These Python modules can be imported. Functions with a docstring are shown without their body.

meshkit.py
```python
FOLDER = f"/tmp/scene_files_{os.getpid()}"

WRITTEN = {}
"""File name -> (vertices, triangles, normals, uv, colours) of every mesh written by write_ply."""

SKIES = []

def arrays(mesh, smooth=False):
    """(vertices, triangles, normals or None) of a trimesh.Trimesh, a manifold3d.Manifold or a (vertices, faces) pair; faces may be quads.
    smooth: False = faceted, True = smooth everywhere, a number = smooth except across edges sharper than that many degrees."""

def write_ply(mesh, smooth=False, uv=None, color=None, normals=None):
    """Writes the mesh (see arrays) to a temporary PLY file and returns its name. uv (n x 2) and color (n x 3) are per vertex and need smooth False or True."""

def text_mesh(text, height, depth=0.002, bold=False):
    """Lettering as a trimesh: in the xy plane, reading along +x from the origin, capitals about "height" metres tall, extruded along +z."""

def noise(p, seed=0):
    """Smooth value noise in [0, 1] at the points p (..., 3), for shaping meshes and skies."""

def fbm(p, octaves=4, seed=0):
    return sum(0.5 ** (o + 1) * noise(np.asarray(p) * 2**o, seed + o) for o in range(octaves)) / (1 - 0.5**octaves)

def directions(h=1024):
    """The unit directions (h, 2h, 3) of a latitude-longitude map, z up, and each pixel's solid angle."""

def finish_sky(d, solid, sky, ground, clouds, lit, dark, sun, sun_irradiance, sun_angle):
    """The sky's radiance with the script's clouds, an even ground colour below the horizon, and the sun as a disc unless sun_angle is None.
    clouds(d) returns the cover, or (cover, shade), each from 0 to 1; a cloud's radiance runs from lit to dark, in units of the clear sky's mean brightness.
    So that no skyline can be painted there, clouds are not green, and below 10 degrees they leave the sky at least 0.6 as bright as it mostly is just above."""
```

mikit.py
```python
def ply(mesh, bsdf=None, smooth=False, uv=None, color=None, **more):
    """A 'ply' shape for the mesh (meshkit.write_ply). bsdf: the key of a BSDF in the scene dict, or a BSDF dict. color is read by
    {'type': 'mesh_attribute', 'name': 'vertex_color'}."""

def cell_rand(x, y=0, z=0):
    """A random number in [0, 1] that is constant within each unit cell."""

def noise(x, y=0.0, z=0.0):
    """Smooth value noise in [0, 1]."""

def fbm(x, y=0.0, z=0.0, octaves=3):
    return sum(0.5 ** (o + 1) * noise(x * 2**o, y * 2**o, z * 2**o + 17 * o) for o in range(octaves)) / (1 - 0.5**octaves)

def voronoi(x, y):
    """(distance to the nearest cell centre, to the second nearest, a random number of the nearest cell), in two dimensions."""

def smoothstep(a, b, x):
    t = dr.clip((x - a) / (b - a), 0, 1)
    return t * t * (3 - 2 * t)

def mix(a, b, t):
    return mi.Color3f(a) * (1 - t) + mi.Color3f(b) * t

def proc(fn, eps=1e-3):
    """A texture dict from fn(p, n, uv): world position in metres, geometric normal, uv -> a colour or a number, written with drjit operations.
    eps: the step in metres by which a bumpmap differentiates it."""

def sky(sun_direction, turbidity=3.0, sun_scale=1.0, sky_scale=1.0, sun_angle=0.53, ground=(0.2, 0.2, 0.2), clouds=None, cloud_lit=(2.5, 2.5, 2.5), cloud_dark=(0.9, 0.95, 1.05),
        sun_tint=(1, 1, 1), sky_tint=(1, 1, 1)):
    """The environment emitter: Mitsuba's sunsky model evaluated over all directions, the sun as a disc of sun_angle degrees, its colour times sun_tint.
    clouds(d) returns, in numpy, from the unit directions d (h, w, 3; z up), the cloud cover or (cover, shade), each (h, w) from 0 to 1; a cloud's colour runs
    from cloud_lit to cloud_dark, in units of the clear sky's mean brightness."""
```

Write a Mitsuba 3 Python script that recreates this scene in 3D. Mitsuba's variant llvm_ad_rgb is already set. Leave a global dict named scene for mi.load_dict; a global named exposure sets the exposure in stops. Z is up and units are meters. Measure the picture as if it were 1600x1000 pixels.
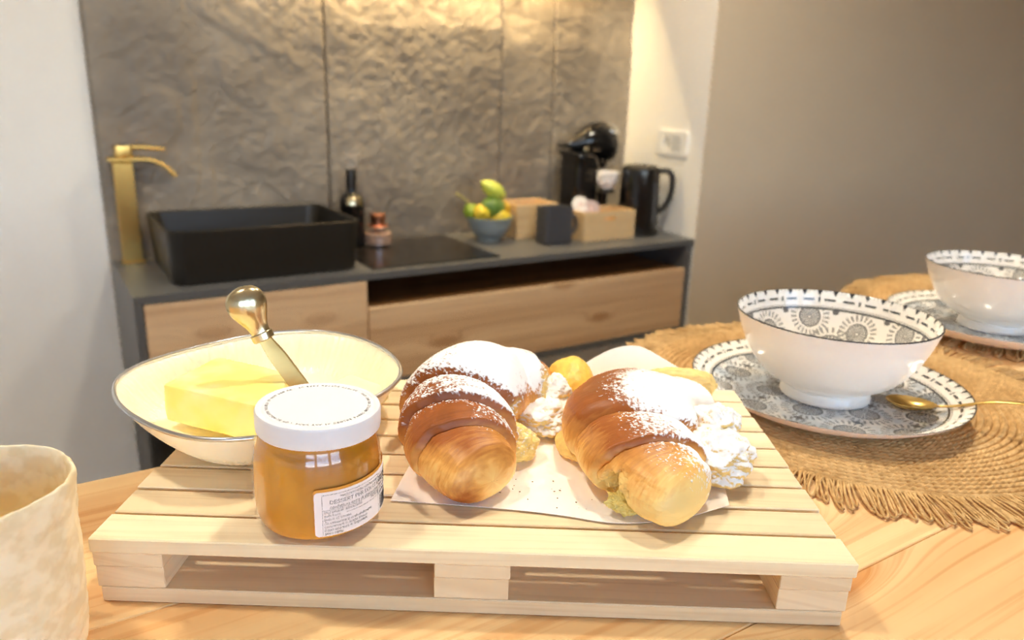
import math
import numpy as np, trimesh, mitsuba as mi, drjit as dr, mikit, meshkit
import shapely
from shapely.geometry import Polygon, box as sbox
from mikit import proc, noise, fbm, smoothstep, mix, cell_rand, voronoi

scene, labels = {}, {}
T = mi.ScalarTransform4f
UP = np.array([0, 0, 1.0])

# ------------------------------------------------------------------ camera
CAM = np.array([0.0, 0.0, 1.35])
F_PX, PITCH, ROLL, YAW = 1189.9, 0.2929, 0.0321, 0.5742
_h = np.array([math.sin(YAW), math.cos(YAW), 0]); _r0 = np.array([math.cos(YAW), -math.sin(YAW), 0])
_fw = _h * math.cos(PITCH) - UP * math.sin(PITCH); _u0 = _h * math.sin(PITCH) + UP * math.cos(PITCH)
_r = _r0 * math.cos(ROLL) + _u0 * math.sin(ROLL); _u = -_r0 * math.sin(ROLL) + _u0 * math.cos(ROLL)
_m = np.eye(4); _m[:3, 0], _m[:3, 1], _m[:3, 2], _m[:3, 3] = -_r, _u, _fw, CAM
scene['camera'] = {'type': 'thinlens', 'to_world': T(_m.tolist()), 'fov': math.degrees(2 * math.atan(800 / F_PX)), 'fov_axis': 'x',
                   'aperture_radius': 0.0016, 'focus_distance': 0.43, 'near_clip': 0.01, 'far_clip': 60.0}

# ------------------------------------------------------------------ light
exposure = 2.1
scene['sky'] = mikit.sky((0.3, 0.75, 0.75), turbidity=3.0, sun_scale=0.0, sky_scale=8.0, sky_tint=(1.16, 1.0, 0.93))
LAMP_MAIN = (0.68, 0.52, 2.50)          # recessed downlight over the table, right and behind the pallet
LAMP_SIDE = (-0.28, 0.68, 2.50)
LAMP_KITCHEN = (1.40, 1.10, 2.50)
LAMPS = [(LAMP_MAIN, 84.0, 0.06), (LAMP_SIDE, 62.0, 0.07), (LAMP_KITCHEN, 46.0, 0.08)]
LAMP_RGB = (1.0, 0.90, 0.72)
STRIP_RGB = (1.0, 0.74, 0.36)
STRIP_POWER = 112.0


# ------------------------------------------------------------------ helpers
def ukey(name):
    if name not in scene and name not in labels and not any(k.startswith(name + '__') for k in scene):
        return name
    i = 1
    while True:
        k = f'{name}_{i:03d}'
        if k not in scene and k not in labels and not any(s.startswith(k + '__') for s in scene):
            return k
        i += 1


def part(parent, name, mesh, bsdf, smooth=False, label=None, kind=None, **kw):
    key = ukey(f'{parent}__{name}' if parent else name)
    scene[key] = mikit.ply(mesh, bsdf, smooth, **kw)
    d = {}
    if label: d['label'] = label
    if kind: d['kind'] = kind
    if d: labels[key] = d
    return key


def thing(name, label, category, group=None):
    key = ukey(name)
    labels[key] = {'label': label, 'category': category}
    if group: labels[key]['group'] = group
    return key


def single(name, mesh, bsdf, label, category, smooth=False, group=None, kind=None, **kw):
    key = ukey(name)
    scene[key] = mikit.ply(mesh, bsdf, smooth, **kw)
    labels[key] = {'label': label, 'category': category}
    if group: labels[key]['group'] = group
    if kind: labels[key]['kind'] = kind
    return key


def struct(name, mesh, bsdf, smooth=False, label=None, **kw):
    scene[name] = mikit.ply(mesh, bsdf, smooth, **kw)
    labels[name] = {'kind': 'structure'}
    if label: labels[name]['label'] = label
    return name


def vf(v, f):
    return trimesh.Trimesh(np.asarray(v, float), np.asarray(f, int), process=False)


def cat(*ms):
    return trimesh.util.concatenate([m for m in ms])


def xf(mesh, M):
    m = mesh.copy(); m.apply_transform(M); return m


def mat4(R, t):
    M = np.eye(4); M[:3, :3] = R; M[:3, 3] = t; return M


def rot(axis, deg):
    return trimesh.transformations.rotation_matrix(math.radians(deg), axis)


def mv(mesh, x=0, y=0, z=0, rz=0):
    m = mesh.copy()
    if rz: m.apply_transform(rot([0, 0, 1], rz))
    m.apply_translation([x, y, z]); return m


def cbox(x0, x1, y0, y1, z0, z1, c=0.001):
    """box with chamfered edges"""
    cx, hx = (x0 + x1) / 2, (x1 - x0) / 2; cy, hy = (y0 + y1) / 2, (y1 - y0) / 2; cz, hz = (z0 + z1) / 2, (z1 - z0) / 2
    c = min(c, hx * .45, hy * .45, hz * .45)
    pts = [(cx + sx * (hx - a), cy + sy * (hy - b), cz + sz * (hz - d)) for sx in (-1, 1) for sy in (-1, 1) for sz in (-1, 1) for a, b, d in ((0, c, c), (c, 0, c), (c, c, 0))]
    return trimesh.convex.convex_hull(np.array(pts))


def boxuv(mesh, grain=0, off=(0, 0)):
    """flat-shaded copy with uv in metres; u runs along axis 'grain'"""
    m = mesh.copy(); m.unmerge_vertices()
    n = np.repeat(m.face_normals, 3, axis=0); a = np.abs(n).argmax(1); v = m.vertices
    others = [i for i in range(3) if i != grain]
    uv = np.zeros((len(v), 2))
    uv[:, 0] = v[:, grain]
    for k in range(3):
        s = a == k
        if k == grain:
            uv[s, 0] = v[s, others[0]] * .15 + 3.1; uv[s, 1] = v[s, others[1]] + v[s, others[0]] * .2
        else:
            o = [i for i in others if i != k][0]
            uv[s, 1] = v[s, o] + (v[s, k] * .7 if True else 0)
    uv += np.array(off)
    return m, uv


def lathe(profile, n=96, close=True, a0=0, a1=2 * math.pi, uvs=False):
    """profile [(r,z)...] revolved about z; outward normals for a profile that goes up on the outside"""
    p = np.asarray(profile, float)
    full = abs(a1 - a0 - 2 * math.pi) < 1e-6
    th = np.linspace(a0, a1, n + 1)
    if not uvs and full: th = th[:-1]
    k, m = len(p), len(th)
    v = np.stack([p[:, None, 0] * np.cos(th), p[:, None, 0] * np.sin(th), np.broadcast_to(p[:, None, 1], (k, m))], -1).reshape(-1, 3)
    s = np.concatenate([[0], np.cumsum(np.linalg.norm(np.diff(p, axis=0), axis=1))])
    uv = np.stack(np.broadcast_arrays(th[None, :] / (2 * math.pi), s[:, None]), -1).reshape(-1, 2)
    i, j = np.meshgrid(np.arange(k - 1), np.arange(m if (not uvs and full) else m - 1), indexing='ij')
    j2 = (j + 1) % m
    q = np.stack([i * m + j, i * m + j2, (i + 1) * m + j2, (i + 1) * m + j], -1).reshape(-1, 4)
    f = np.vstack([q[:, [0, 1, 2]], q[:, [0, 2, 3]]])
    mesh = vf(v, f)
    ar = trimesh.triangles.area(mesh.triangles); mesh.update_faces(ar > 1e-14)
    return (mesh, uv) if uvs else mesh


def spline(pts, n, closed=False):
    from scipy.interpolate import CubicSpline
    p = np.asarray(pts, float)
    if closed: p = np.vstack([p, p[:1]])
    d = np.concatenate([[0], np.cumsum(np.linalg.norm(np.diff(p, axis=0), axis=1) ** .5)])
    cs = CubicSpline(d, p, bc_type='periodic' if closed else 'natural')
    return cs(np.linspace(0, d[-1], n, endpoint=not closed))


def tube(points, r, sides=8, caps=True, closed=False):
    p = np.asarray(points, float); r = np.broadcast_to(np.asarray(r, float), (len(p),))
    t = np.gradient(p, axis=0) if not closed else np.roll(p, -1, 0) - np.roll(p, 1, 0)
    t /= np.linalg.norm(t, axis=1, keepdims=True) + 1e-12
    a = np.zeros_like(p); ref = np.array([0, 0, 1.0]) if abs(t[0, 2]) < .9 else np.array([1.0, 0, 0])
    x = np.cross(t[0], ref); x /= np.linalg.norm(x)
    for i in range(len(p)):
        x = x - t[i] * (x @ t[i]); x /= np.linalg.norm(x) + 1e-12; a[i] = x
    b = np.cross(t, a); ang = np.arange(sides) * 2 * math.pi / sides
    v = p[:, None] + r[:, None, None] * (np.cos(ang)[None, :, None] * a[:, None] + np.sin(ang)[None, :, None] * b[:, None])
    n = len(p); v = v.reshape(-1, 3)
    i, j = np.meshgrid(np.arange(n if closed else n - 1), np.arange(sides), indexing='ij'); i2 = (i + 1) % n; j2 = (j + 1) % sides
    q = np.stack([i * sides + j, i * sides + j2, i2 * sides + j2, i2 * sides + j], -1).reshape(-1, 4)
    f = np.vstack([q[:, [0, 1, 2]], q[:, [0, 2, 3]]])
    if caps and not closed:
        v = np.vstack([v, p[:1], p[-1:]]); k = np.arange(sides); k2 = (k + 1) % sides; N = n * sides
        f = np.vstack([f, np.stack([k2, k, k * 0 + N], 1), np.stack([(n - 1) * sides + k, (n - 1) * sides + k2, k * 0 + N + 1], 1)])
    return vf(v, f)


def loft(rings):
    """rings (k, m, 3) closed around; capped by fans"""
    R = np.asarray(rings, float); k, m = R.shape[:2]
    i, j = np.meshgrid(np.arange(k - 1), np.arange(m), indexing='ij'); j2 = (j + 1) % m
    q = np.stack([i * m + j, i * m + j2, (i + 1) * m + j2, (i + 1) * m + j], -1).reshape(-1, 4)
    v = np.vstack([R.reshape(-1, 3), R[0].mean(0)[None], R[-1].mean(0)[None]])
    jj = np.arange(m); jn = (jj + 1) % m
    f = np.vstack([q[:, [0, 1, 2]], q[:, [0, 2, 3]], np.stack([jn, jj, jj * 0 + k * m], 1), np.stack([(k - 1) * m + jj, (k - 1) * m + jn, jj * 0 + k * m + 1], 1)])
    m_ = vf(v, f)
    if m_.volume < 0: m_.invert()
    return m_


def rrect(x0, x1, y0, y1, r, n=6):
    """rounded rectangle outline, counter-clockwise"""
    o = []
    for cx, cy, a in ((x1 - r, y1 - r, 0), (x0 + r, y1 - r, 90), (x0 + r, y0 + r, 180), (x1 - r, y0 + r, 270)):
        for k in range(n + 1):
            t = math.radians(a + 90 * k / n); o.append((cx + r * math.cos(t), cy + r * math.sin(t)))
    return np.array(o)


def at_z(outline, z, inset=0, c=None):
    o = np.asarray(outline)
    if inset: c = o.mean(0) if c is None else c; o = o - np.sign(o - c) * inset
    return np.column_stack([o, np.full(len(o), z)])


def extr(poly, h):
    return trimesh.creation.extrude_polygon(poly, h, engine='earcut')


def soft_box(x0, x1, y0, y1, z0, z1, r=.01, n=6, e=.003):
    """upright block with rounded vertical edges and eased top and bottom"""
    rs = []
    for z, i in ((z0, e), (z0 + e * .3, e * .3), (z0 + e, 0), (z1 - e, 0), (z1 - e * .3, e * .3), (z1, e)):
        rs.append(at_z(rrect(x0 + i, x1 - i, y0 + i, y1 - i, max(r - i, .0005), n), z))
    return loft(rs)


def blob(c, radii, amp=.2, freq=2.0, sub=4, seed=0, R=None, oct=4):
    s = trimesh.creation.icosphere(sub); v = s.vertices
    d = 1 + amp * (meshkit.fbm(v * freq + seed * 7.3, oct, seed) - .5) * 2
    v = v * d[:, None] * np.asarray(radii)
    if R is not None: v = v @ np.asarray(R)[:3, :3].T
    return vf(v + np.asarray(c), s.faces)


# the table frame: u along the pallet's front edge, v away from the camera, z above the pallet's top
A_P = 0.578
E_P = np.array([math.cos(A_P), -math.sin(A_P), 0]); D_P = np.array([math.sin(A_P), math.cos(A_P), 0])
O_P = np.array([0.1721, 0.2972, 1.35 - 0.2294])
M_P = mat4(np.column_stack([E_P, D_P, UP]), O_P)
TABLE_Z = 1.35 - 0.2686


def L(u, v, z=0.0):
    return O_P + E_P * u + D_P * v + UP * z


# ------------------------------------------------------------------ materials
def rgb(*c):
    return {'type': 'rgb', 'value': list(c)}


def srgb(r, g, b):
    return tuple((x / 255 / 12.92 if x <= 10 else ((x / 255 + .055) / 1.055) ** 2.4) for x in (r, g, b))


def principled(name, color, rough=.5, spec=.5, two=True, bump=None, bscale=.001, **kw):
    c = proc(color) if callable(color) else rgb(*color)
    b = {'type': 'principled', 'base_color': c, 'roughness': proc(rough) if callable(rough) else rough, **({} if kw.get('metallic') else {'specular': spec}), **kw}
    if bump is not None:
        b = {'type': 'bumpmap', 'arbitrary': proc(bump, eps=2e-4), 'scale': bscale, 'bsdf': b}
    scene[name] = {'type': 'twosided', 'bsdf': b} if two else b
    return name


def wood_fn(light, dark, fine=420., ring=55., stretch=5., knots=0.0, contrast=1.0):
    light, dark = mi.Color3f(light), mi.Color3f(dark)

    def fn(p, n, uv):
        u, v = uv.x, uv.y
        w = v + .006 * (fbm(u * 3.0, v * 9.0, 4.0) - .5) * 2
        if knots:
            kx, ky = u / .33, v / .11
            d, _, rr = voronoi(kx, ky)
            k = dr.select(rr > .45, dr.exp(-dr.square(d * 5.5)), 0.)
            w = w + .05 * k
        else:
            k = mi.Float(0)
        r = fbm(u * stretch * .3, w * ring, 1.0, 3)
        f = fbm(u * stretch * 2.0, w * fine, 7.0, 3)
        t = dr.clip(contrast * (.75 * smoothstep(.35, .72, r) + .5 * smoothstep(.45, .8, f)), 0, 1)
        t = dr.clip(t + knots * smoothstep(.25, .95, k), 0, 1.25)
        return light * (1 - t) + dark * t
    return fn


principled('mat_pallet', wood_fn(srgb(238, 220, 184), srgb(206, 176, 132), ring=45, contrast=.5), .55, .3)
principled('mat_pallet_pale', wood_fn(srgb(228, 206, 170), srgb(198, 168, 126), ring=60, contrast=.55), .6, .3)
principled('mat_table', wood_fn(srgb(234, 200, 148), srgb(206, 150, 90), fine=260, ring=24, stretch=2.2, knots=.7, contrast=.75), .45, .4)
principled('mat_oak', wood_fn(srgb(228, 194, 154), srgb(188, 146, 106), fine=260, ring=22, stretch=2.0, knots=.55, contrast=.7), .5, .35)
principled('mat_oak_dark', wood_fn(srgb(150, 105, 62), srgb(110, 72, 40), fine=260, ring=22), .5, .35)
principled('mat_crate', wood_fn(srgb(222, 190, 142), srgb(196, 158, 108), fine=300, ring=30, contrast=.6), .55, .3)


def stone_col(p, n, uv):
    t = fbm(p.x * 3.1, p.z * 3.1, p.y * 3, 4)
    s = fbm(p.x * 40, p.z * 40, p.y * 40, 3)
    return mix(srgb(122, 112, 100), srgb(150, 139, 124), smoothstep(.3, .7, t)) * (.86 + .28 * s)


principled('mat_stone', stone_col, .48, .5)


def plaster(c, a=.04):
    c = mi.Color3f(c)
    return lambda p, n, uv: c * (1 - a + 2 * a * fbm(p.x * 2, p.y * 2, p.z * 2, 3))


principled('mat_white_wall', plaster(srgb(246, 242, 234)), .7, .3)
principled('mat_beige_wall', plaster(srgb(214, 196, 170)), .55, .4)
principled('mat_ceiling', plaster(srgb(238, 234, 226)), .8, .2)
principled('mat_floor', lambda p, n, uv: mix(srgb(120, 108, 94), srgb(140, 128, 112), fbm(p.x * 2, p.y * 2, 0, 4)), .5, .4)
principled('mat_grey_laminate', plaster(srgb(92, 92, 92), .03), .42, .5)
principled('mat_black_matte', srgb(30, 27, 21), .38, .5)
principled('mat_black_gloss', srgb(14, 14, 15), .12, .6)
principled('mat_hob', srgb(26, 23, 20), .16, .5)
principled('mat_gap', srgb(16, 15, 14), .8, .1)
principled('mat_gold', (0.80, 0.54, 0.17), .25, metallic=1.0)
principled('mat_gold_pale', (0.74, 0.62, 0.38), .2, metallic=1.0)
principled('mat_steel', (0.75, 0.75, 0.76), .2, metallic=1.0)
principled('mat_copper', (0.85, 0.36, 0.20), .3, metallic=1.0)
principled('mat_white_plastic', srgb(240, 238, 234), .35, .5)
principled('mat_porcelain', srgb(238, 232, 226), .1, .6)
principled('mat_slate', srgb(68, 68, 72), .6, .3)
principled('mat_bluegrey_glaze', lambda p, n, uv: mix(srgb(120, 132, 136), srgb(150, 160, 162), fbm(p.x * 60, p.y * 60, p.z * 200, 3)), .25, .5)
principled('mat_print', srgb(60, 58, 60), .7, .1)
principled('mat_lid_print', srgb(92, 90, 92), .7, .1)


# ------------------------------------------------------------------ the room
YB, YF, XR, XB = 2.179, 1.757, 1.842, 1.872   # stone wall, front of the niche, right return of the niche (front, back)
H = 2.56


def panel_box(x0, x1, y0, y1, z0, z1):
    return trimesh.creation.box(bounds=[[x0, y0, z0], [x1, y1, z1]])


struct('floor', panel_box(-2.4, 5.1, -2.4, YB + .1, -.1, 0), 'mat_floor')
struct('ceiling', panel_box(-2.4, 5.1, -2.4, YB + .1, H, H + .1), 'mat_ceiling')
wb = struct('wall_back', panel_box(-2.4, XB + .1, YB + .012, YB + .12, 0, H), 'mat_white_wall', label='white wall left of the rough stone cladding')

struct('wall_niche', extr(Polygon([(XR, YF + .0016), (XR + .1, YF + .0016), (XB + .1, YB + .012), (XB, YB + .012)]), H), 'mat_white_wall', label='narrow white return wall with a socket beside the kettle')
struct('wall_beige', extr(Polygon([(XR + .0004, YF), (5.1, YF), (5.1, YF + .1), (XR + .0105, YF + .1)]), H), 'mat_beige_wall', label='plain beige wall behind the table')
struct('wall_right', panel_box(5.0, 5.1, -2.4, YF, 0, H), 'mat_beige_wall')
struct('wall_left', panel_box(-2.4, -2.3, -2.4, YB + .02, 0, H), 'mat_white_wall')
rear = [panel_box(-2.3, -2.05, -2.4, -2.3, 0, H), panel_box(1.3, 5.0, -2.4, -2.3, 0, H), panel_box(-2.05, 1.3, -2.4, -2.3, 2.3, H), panel_box(-2.05, 1.3, -2.4, -2.3, 0, .06)]
struct('wall_rear', cat(*rear), 'mat_white_wall')
fr = []
for a, b in ((-2.05, -.95), (-.85, .25), (.35, 1.3)):
    fr += [cbox(a, a + .06, -2.37, -2.31, .06, 2.3), cbox(b - .06, b, -2.37, -2.31, .06, 2.3), cbox(a, b, -2.37, -2.31, .06, .13), cbox(a, b, -2.37, -2.31, 2.23, 2.3)]
fr += [panel_box(-.95, -.85, -2.4, -2.31, .06, 2.3), panel_box(.25, .35, -2.4, -2.31, .06, 2.3)]
struct('window_1', cat(*fr), 'mat_white_plastic')
struct('trim_1', cat(panel_box(.10, XR + .012, YB - .20, YB + .012, 1.78, 1.86), panel_box(.10, XR + .012, YB - .092, YB - .076, 1.745, 1.78)), 'mat_white_wall', label='soffit over the stone niche')


# rough stone cladding in four tall panels
def stone_panel(x0, x1, seed):
    z0, z1 = .60, 1.90
    nx, nz = int((x1 - x0) / .0042), int((z1 - z0) / .0042)
    X, Z = np.meshgrid(np.linspace(x0, x1, nx), np.linspace(z0, z1, nz), indexing='ij')
    P = np.stack([X, Z, X * 0 + seed * 3.7], -1)
    w = meshkit.fbm(P * 3.0, 3, seed + 5)
    big = meshkit.fbm(P * np.array([3.2, 2.4, 1]) + w[..., None] * .9, 3, seed)
    ledge = np.abs(((big * 5.5) % 1.0) - .0); step = np.floor(big * 5.5) + np.clip(ledge * 6, 0, 1)   # cleft terraces
    mid = meshkit.fbm(P * 17 + w[..., None] * 2, 4, seed + 11)
    fine = meshkit.fbm(P * 55, 3, seed + 23)
    d = .0030 * step + .0075 * (mid - .5) + .0052 * (fine - .5)
    d -= d.min(); d = .002 + d * .85
    zb = 1.545 - .05 * (X - 1.0) + .10 * (meshkit.fbm(np.stack([X * 5.5, X * 0, X * 0 + 3], -1), 4, 41) - .5) + .05 * (mid - .5)
    d += .009 * (1 - np.clip((Z - zb) / .075, 0, 1) ** .8)
    e = np.minimum(X - x0, x1 - X); d *= np.clip(.35 + e / .0055, 0, 1)
    Y = YB + .012 - .004 - d
    v = np.stack([X, Y, Z], -1).reshape(-1, 3)
    i, j = np.meshgrid(np.arange(nx - 1), np.arange(nz - 1), indexing='ij')
    q = np.stack([i * nz + j, (i + 1) * nz + j, (i + 1) * nz + j + 1, i * nz + j + 1], -1).reshape(-1, 4)
    return vf(v, np.vstack([q[:, [0, 1, 2]], q[:, [0, 2, 3]]])), v


for k, (a, b) in enumerate(((.1675, .757), (.7575, 1.334), (1.3345, 1.542), (1.5425, XB - .004))):
    m, _ = stone_panel(a, b, k + 1)
    part('wall_back', 'stone_panel', m, 'mat_stone', True)

# warm light strip under the soffit
t = thing('light_strip', 'warm linear light strip under the soffit above the rough stone wall', 'light')
strip = vf([(.60, YB - .062, 1.771), (XR - .22, YB - .062, 1.771), (XR - .22, YB - .056, 1.779), (.60, YB - .056, 1.779)], [[0, 2, 1], [0, 3, 2]])
if strip.face_normals[0][1] < 0: strip.invert()
sk = part(t, 'lens', strip, {'type': 'diffuse', 'reflectance': rgb(.5, .5, .5)})
scene[sk]['emitter'] = {'type': 'area', 'radiance': rgb(*[STRIP_POWER * c for c in STRIP_RGB])}
part(t, 'channel', panel_box(.595, XR - .215, YB - .066, YB - .050, 1.7792, 1.7799), 'mat_steel')

# recessed ceiling lamps
for (p, power, rad), lab in zip(LAMPS, ('white ceiling downlight over the right half of the table', 'white ceiling downlight over the left end of the table', 'white ceiling downlight between table and kitchen counter')):
    t = thing('ceiling_downlight', lab, 'ceiling light')
    part(t, 'trim_ring', mv(lathe([(rad, 0), (rad + .012, -.004), (rad + .02, 0), (rad + .02, .058), (rad, .058), (rad, 0)], 48), p[0], p[1], p[2]), 'mat_white_plastic', 30)
    disc = trimesh.creation.cylinder(rad * .98, .004, sections=48)
    k = part(t, 'lens', mv(disc, p[0], p[1], p[2] + .006), {'type': 'diffuse', 'reflectance': rgb(.5, .5, .5)})
    scene[k]['emitter'] = {'type': 'area', 'radiance': rgb(*[power * c for c in LAMP_RGB])}

# ------------------------------------------------------------------ kitchen counter
CZ = 0.90
X0, X1 = .168, XR - .012
yb = YB - .02
t = thing('kitchen_cabinet', 'wall-hung kitchen cabinet with oak fronts and grey top below the stone wall', 'kitchen cabinet')
wt = extr(Polygon([(X0, YF), (XR - .003, YF), (XB - .005, yb), (X0, yb)]), .018); wt.apply_translation([0, 0, CZ - .018])
part(t, 'worktop', wt, 'mat_grey_laminate', label='thin dark grey worktop')
part(t, 'side_panel', cbox(X0, X0 + .018, YF, yb, .585, CZ - .0185), 'mat_grey_laminate')
part(t, 'side_panel', cbox(X1 - .018, X1, YF, yb, .585, CZ - .0185), 'mat_grey_laminate')
part(t, 'bottom_panel', cbox(X0 + .0185, X1 - .0185, YF, yb, .585, .603), 'mat_grey_laminate')
part(t, 'divider', cbox(.692, .708, YF + .02, yb, .6035, CZ - .0185), 'mat_grey_laminate')
part(t, 'back_panel', cbox(X0 + .0185, X1 - .0185, yb - .012, yb, .6035, CZ - .0185), 'mat_gap')
m, uv = boxuv(cbox(.188, .700, YF + .001, YF + .019, .606, .879, .001), 0)
part(t, 'door', m, 'mat_oak', uv=uv, label='oak door below the sink')
m, uv = boxuv(cbox(.7035, X1 - .020, YF + .001, YF + .019, .606, .806, .001), 0, (1.3, .4))
part(t, 'drawer', m, 'mat_oak', uv=uv, label='wide oak drawer front under the open slot')
m, uv = boxuv(cbox(.7085, X1 - .0185, YF + .0195, yb - .0125, .79, .803, .001), 0, (2.3, .1))
part(t, 'shelf', m, 'mat_oak_dark', uv=uv, label='shelf in the dark open slot')
part(t, 'slot_back', cbox(.7085, X1 - .0185, yb - .03, yb - .0125, .8035, CZ - .0185), 'mat_gap')

# siphon under the cabinet, seen between the table and the left end
t = thing('storage_bin', 'dark bin below the left end of the kitchen cabinet', 'bin')
part(t, 'body', soft_box(.172, .50, YF + .05, yb - .002, .26, .584, .03), 'mat_black_matte', 40)

# sink
t = thing('sink', 'black rectangular vessel sink on the worktop beside the gold faucet', 'sink')
sx0, sx1, sy0, sy1, sh = .252, .708, 1.797, 2.130, .126
N = 8
outer = [at_z(rrect(sx0 + i, sx1 - i, sy0 + i, sy1 - i, .035, N), CZ + z) for z, i in ((.0005, .016), (.004, .010), (.02, .008), (sh - .004, .001), (sh - .001, 0), (sh, .0015))]
inner = [at_z(rrect(sx0 + i, sx1 - i, sy0 + i, sy1 - i, .032, N), CZ + z) for z, i in ((sh, .006), (sh - .003, .009), (.04, .022), (.022, .035), (.016, .07), (.014, .14))]
part(t, 'basin', loft(outer + inner), 'mat_black_matte', 50)
part(t, 'drain', mv(lathe([(.028, 0), (.028, .004), (.02, .006), (.0001, .006)], 40), (sx0 + sx1) / 2, (sy0 + sy1) / 2, CZ + .0142), 'mat_gold', 30)

# faucet
fx, fy = .214, 2.122
t = thing('faucet', 'tall square gold faucet with curved flat spout left of the black sink', 'faucet')
part(t, 'base', cbox(fx - .027, fx + .027, fy - .027, fy + .027, CZ + .0002, CZ + .006, .001), 'mat_gold')
part(t, 'column', cbox(fx - .0225, fx + .0225, fy - .0225, fy + .0225, CZ + .0062, CZ + .252, .0015), 'mat_gold')
cx = [(fx - .032, .259), (fx + .02, .2595), (fx + .055, .258), (fx + .08, .250), (fx + .10, .236), (fx + .118, .215)]
sp = spline(cx, 40); rings = []
for i, (x, z) in enumerate(sp):
    tx, tz = (sp[min(i + 1, 39)] - sp[max(i - 1, 0)]); l = math.hypot(tx, tz); nx, nz = -tz / l, tx / l
    w, h = .0225, .0045
    rings.append([(x + nx * h * b, fy + w * a, CZ + z + nz * h * b) for a, b in ((-1, -.7), (-.93, -1), (.93, -1), (1, -.7), (1, .7), (.93, 1), (-.93, 1), (-1, .7))][::-1])
part(t, 'spout', loft(rings), 'mat_gold', 35)
part(t, 'cartridge', soft_box(fx - .014, fx + .026, fy - .016, fy + .016, CZ + .2638, CZ + .292, .006), 'mat_gold', 40)
lev = tube(spline([(fx + .024, fy, CZ + .287), (fx + .06, fy - .004, CZ + .286), (fx + .10, fy - .008, CZ + .282)], 12), [.006] * 6 + [.0055, .005, .0048, .0045, .0042, .003], 10)
part(t, 'lever', lev, 'mat_gold', 40)

# hob
t = thing('induction_hob', 'black glass induction hob set in the worktop right of the sink', 'hob')
part(t, 'glass', cbox(.728, 1.108, 1.785, 2.135, CZ + .0003, CZ + .005, .0015), 'mat_hob')
principled('mat_hob_mark', srgb(70, 66, 60), .4, .3)
for zx, zy in ((.82, 1.95), (1.01, 1.95)):
    part(t, 'zone_mark', mv(lathe([(.075, 0), (.0765, 0), (.0765, .0003), (.075, .0003), (.075, 0)], 64), zx, zy, CZ + .0051), 'mat_hob_mark')

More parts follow.
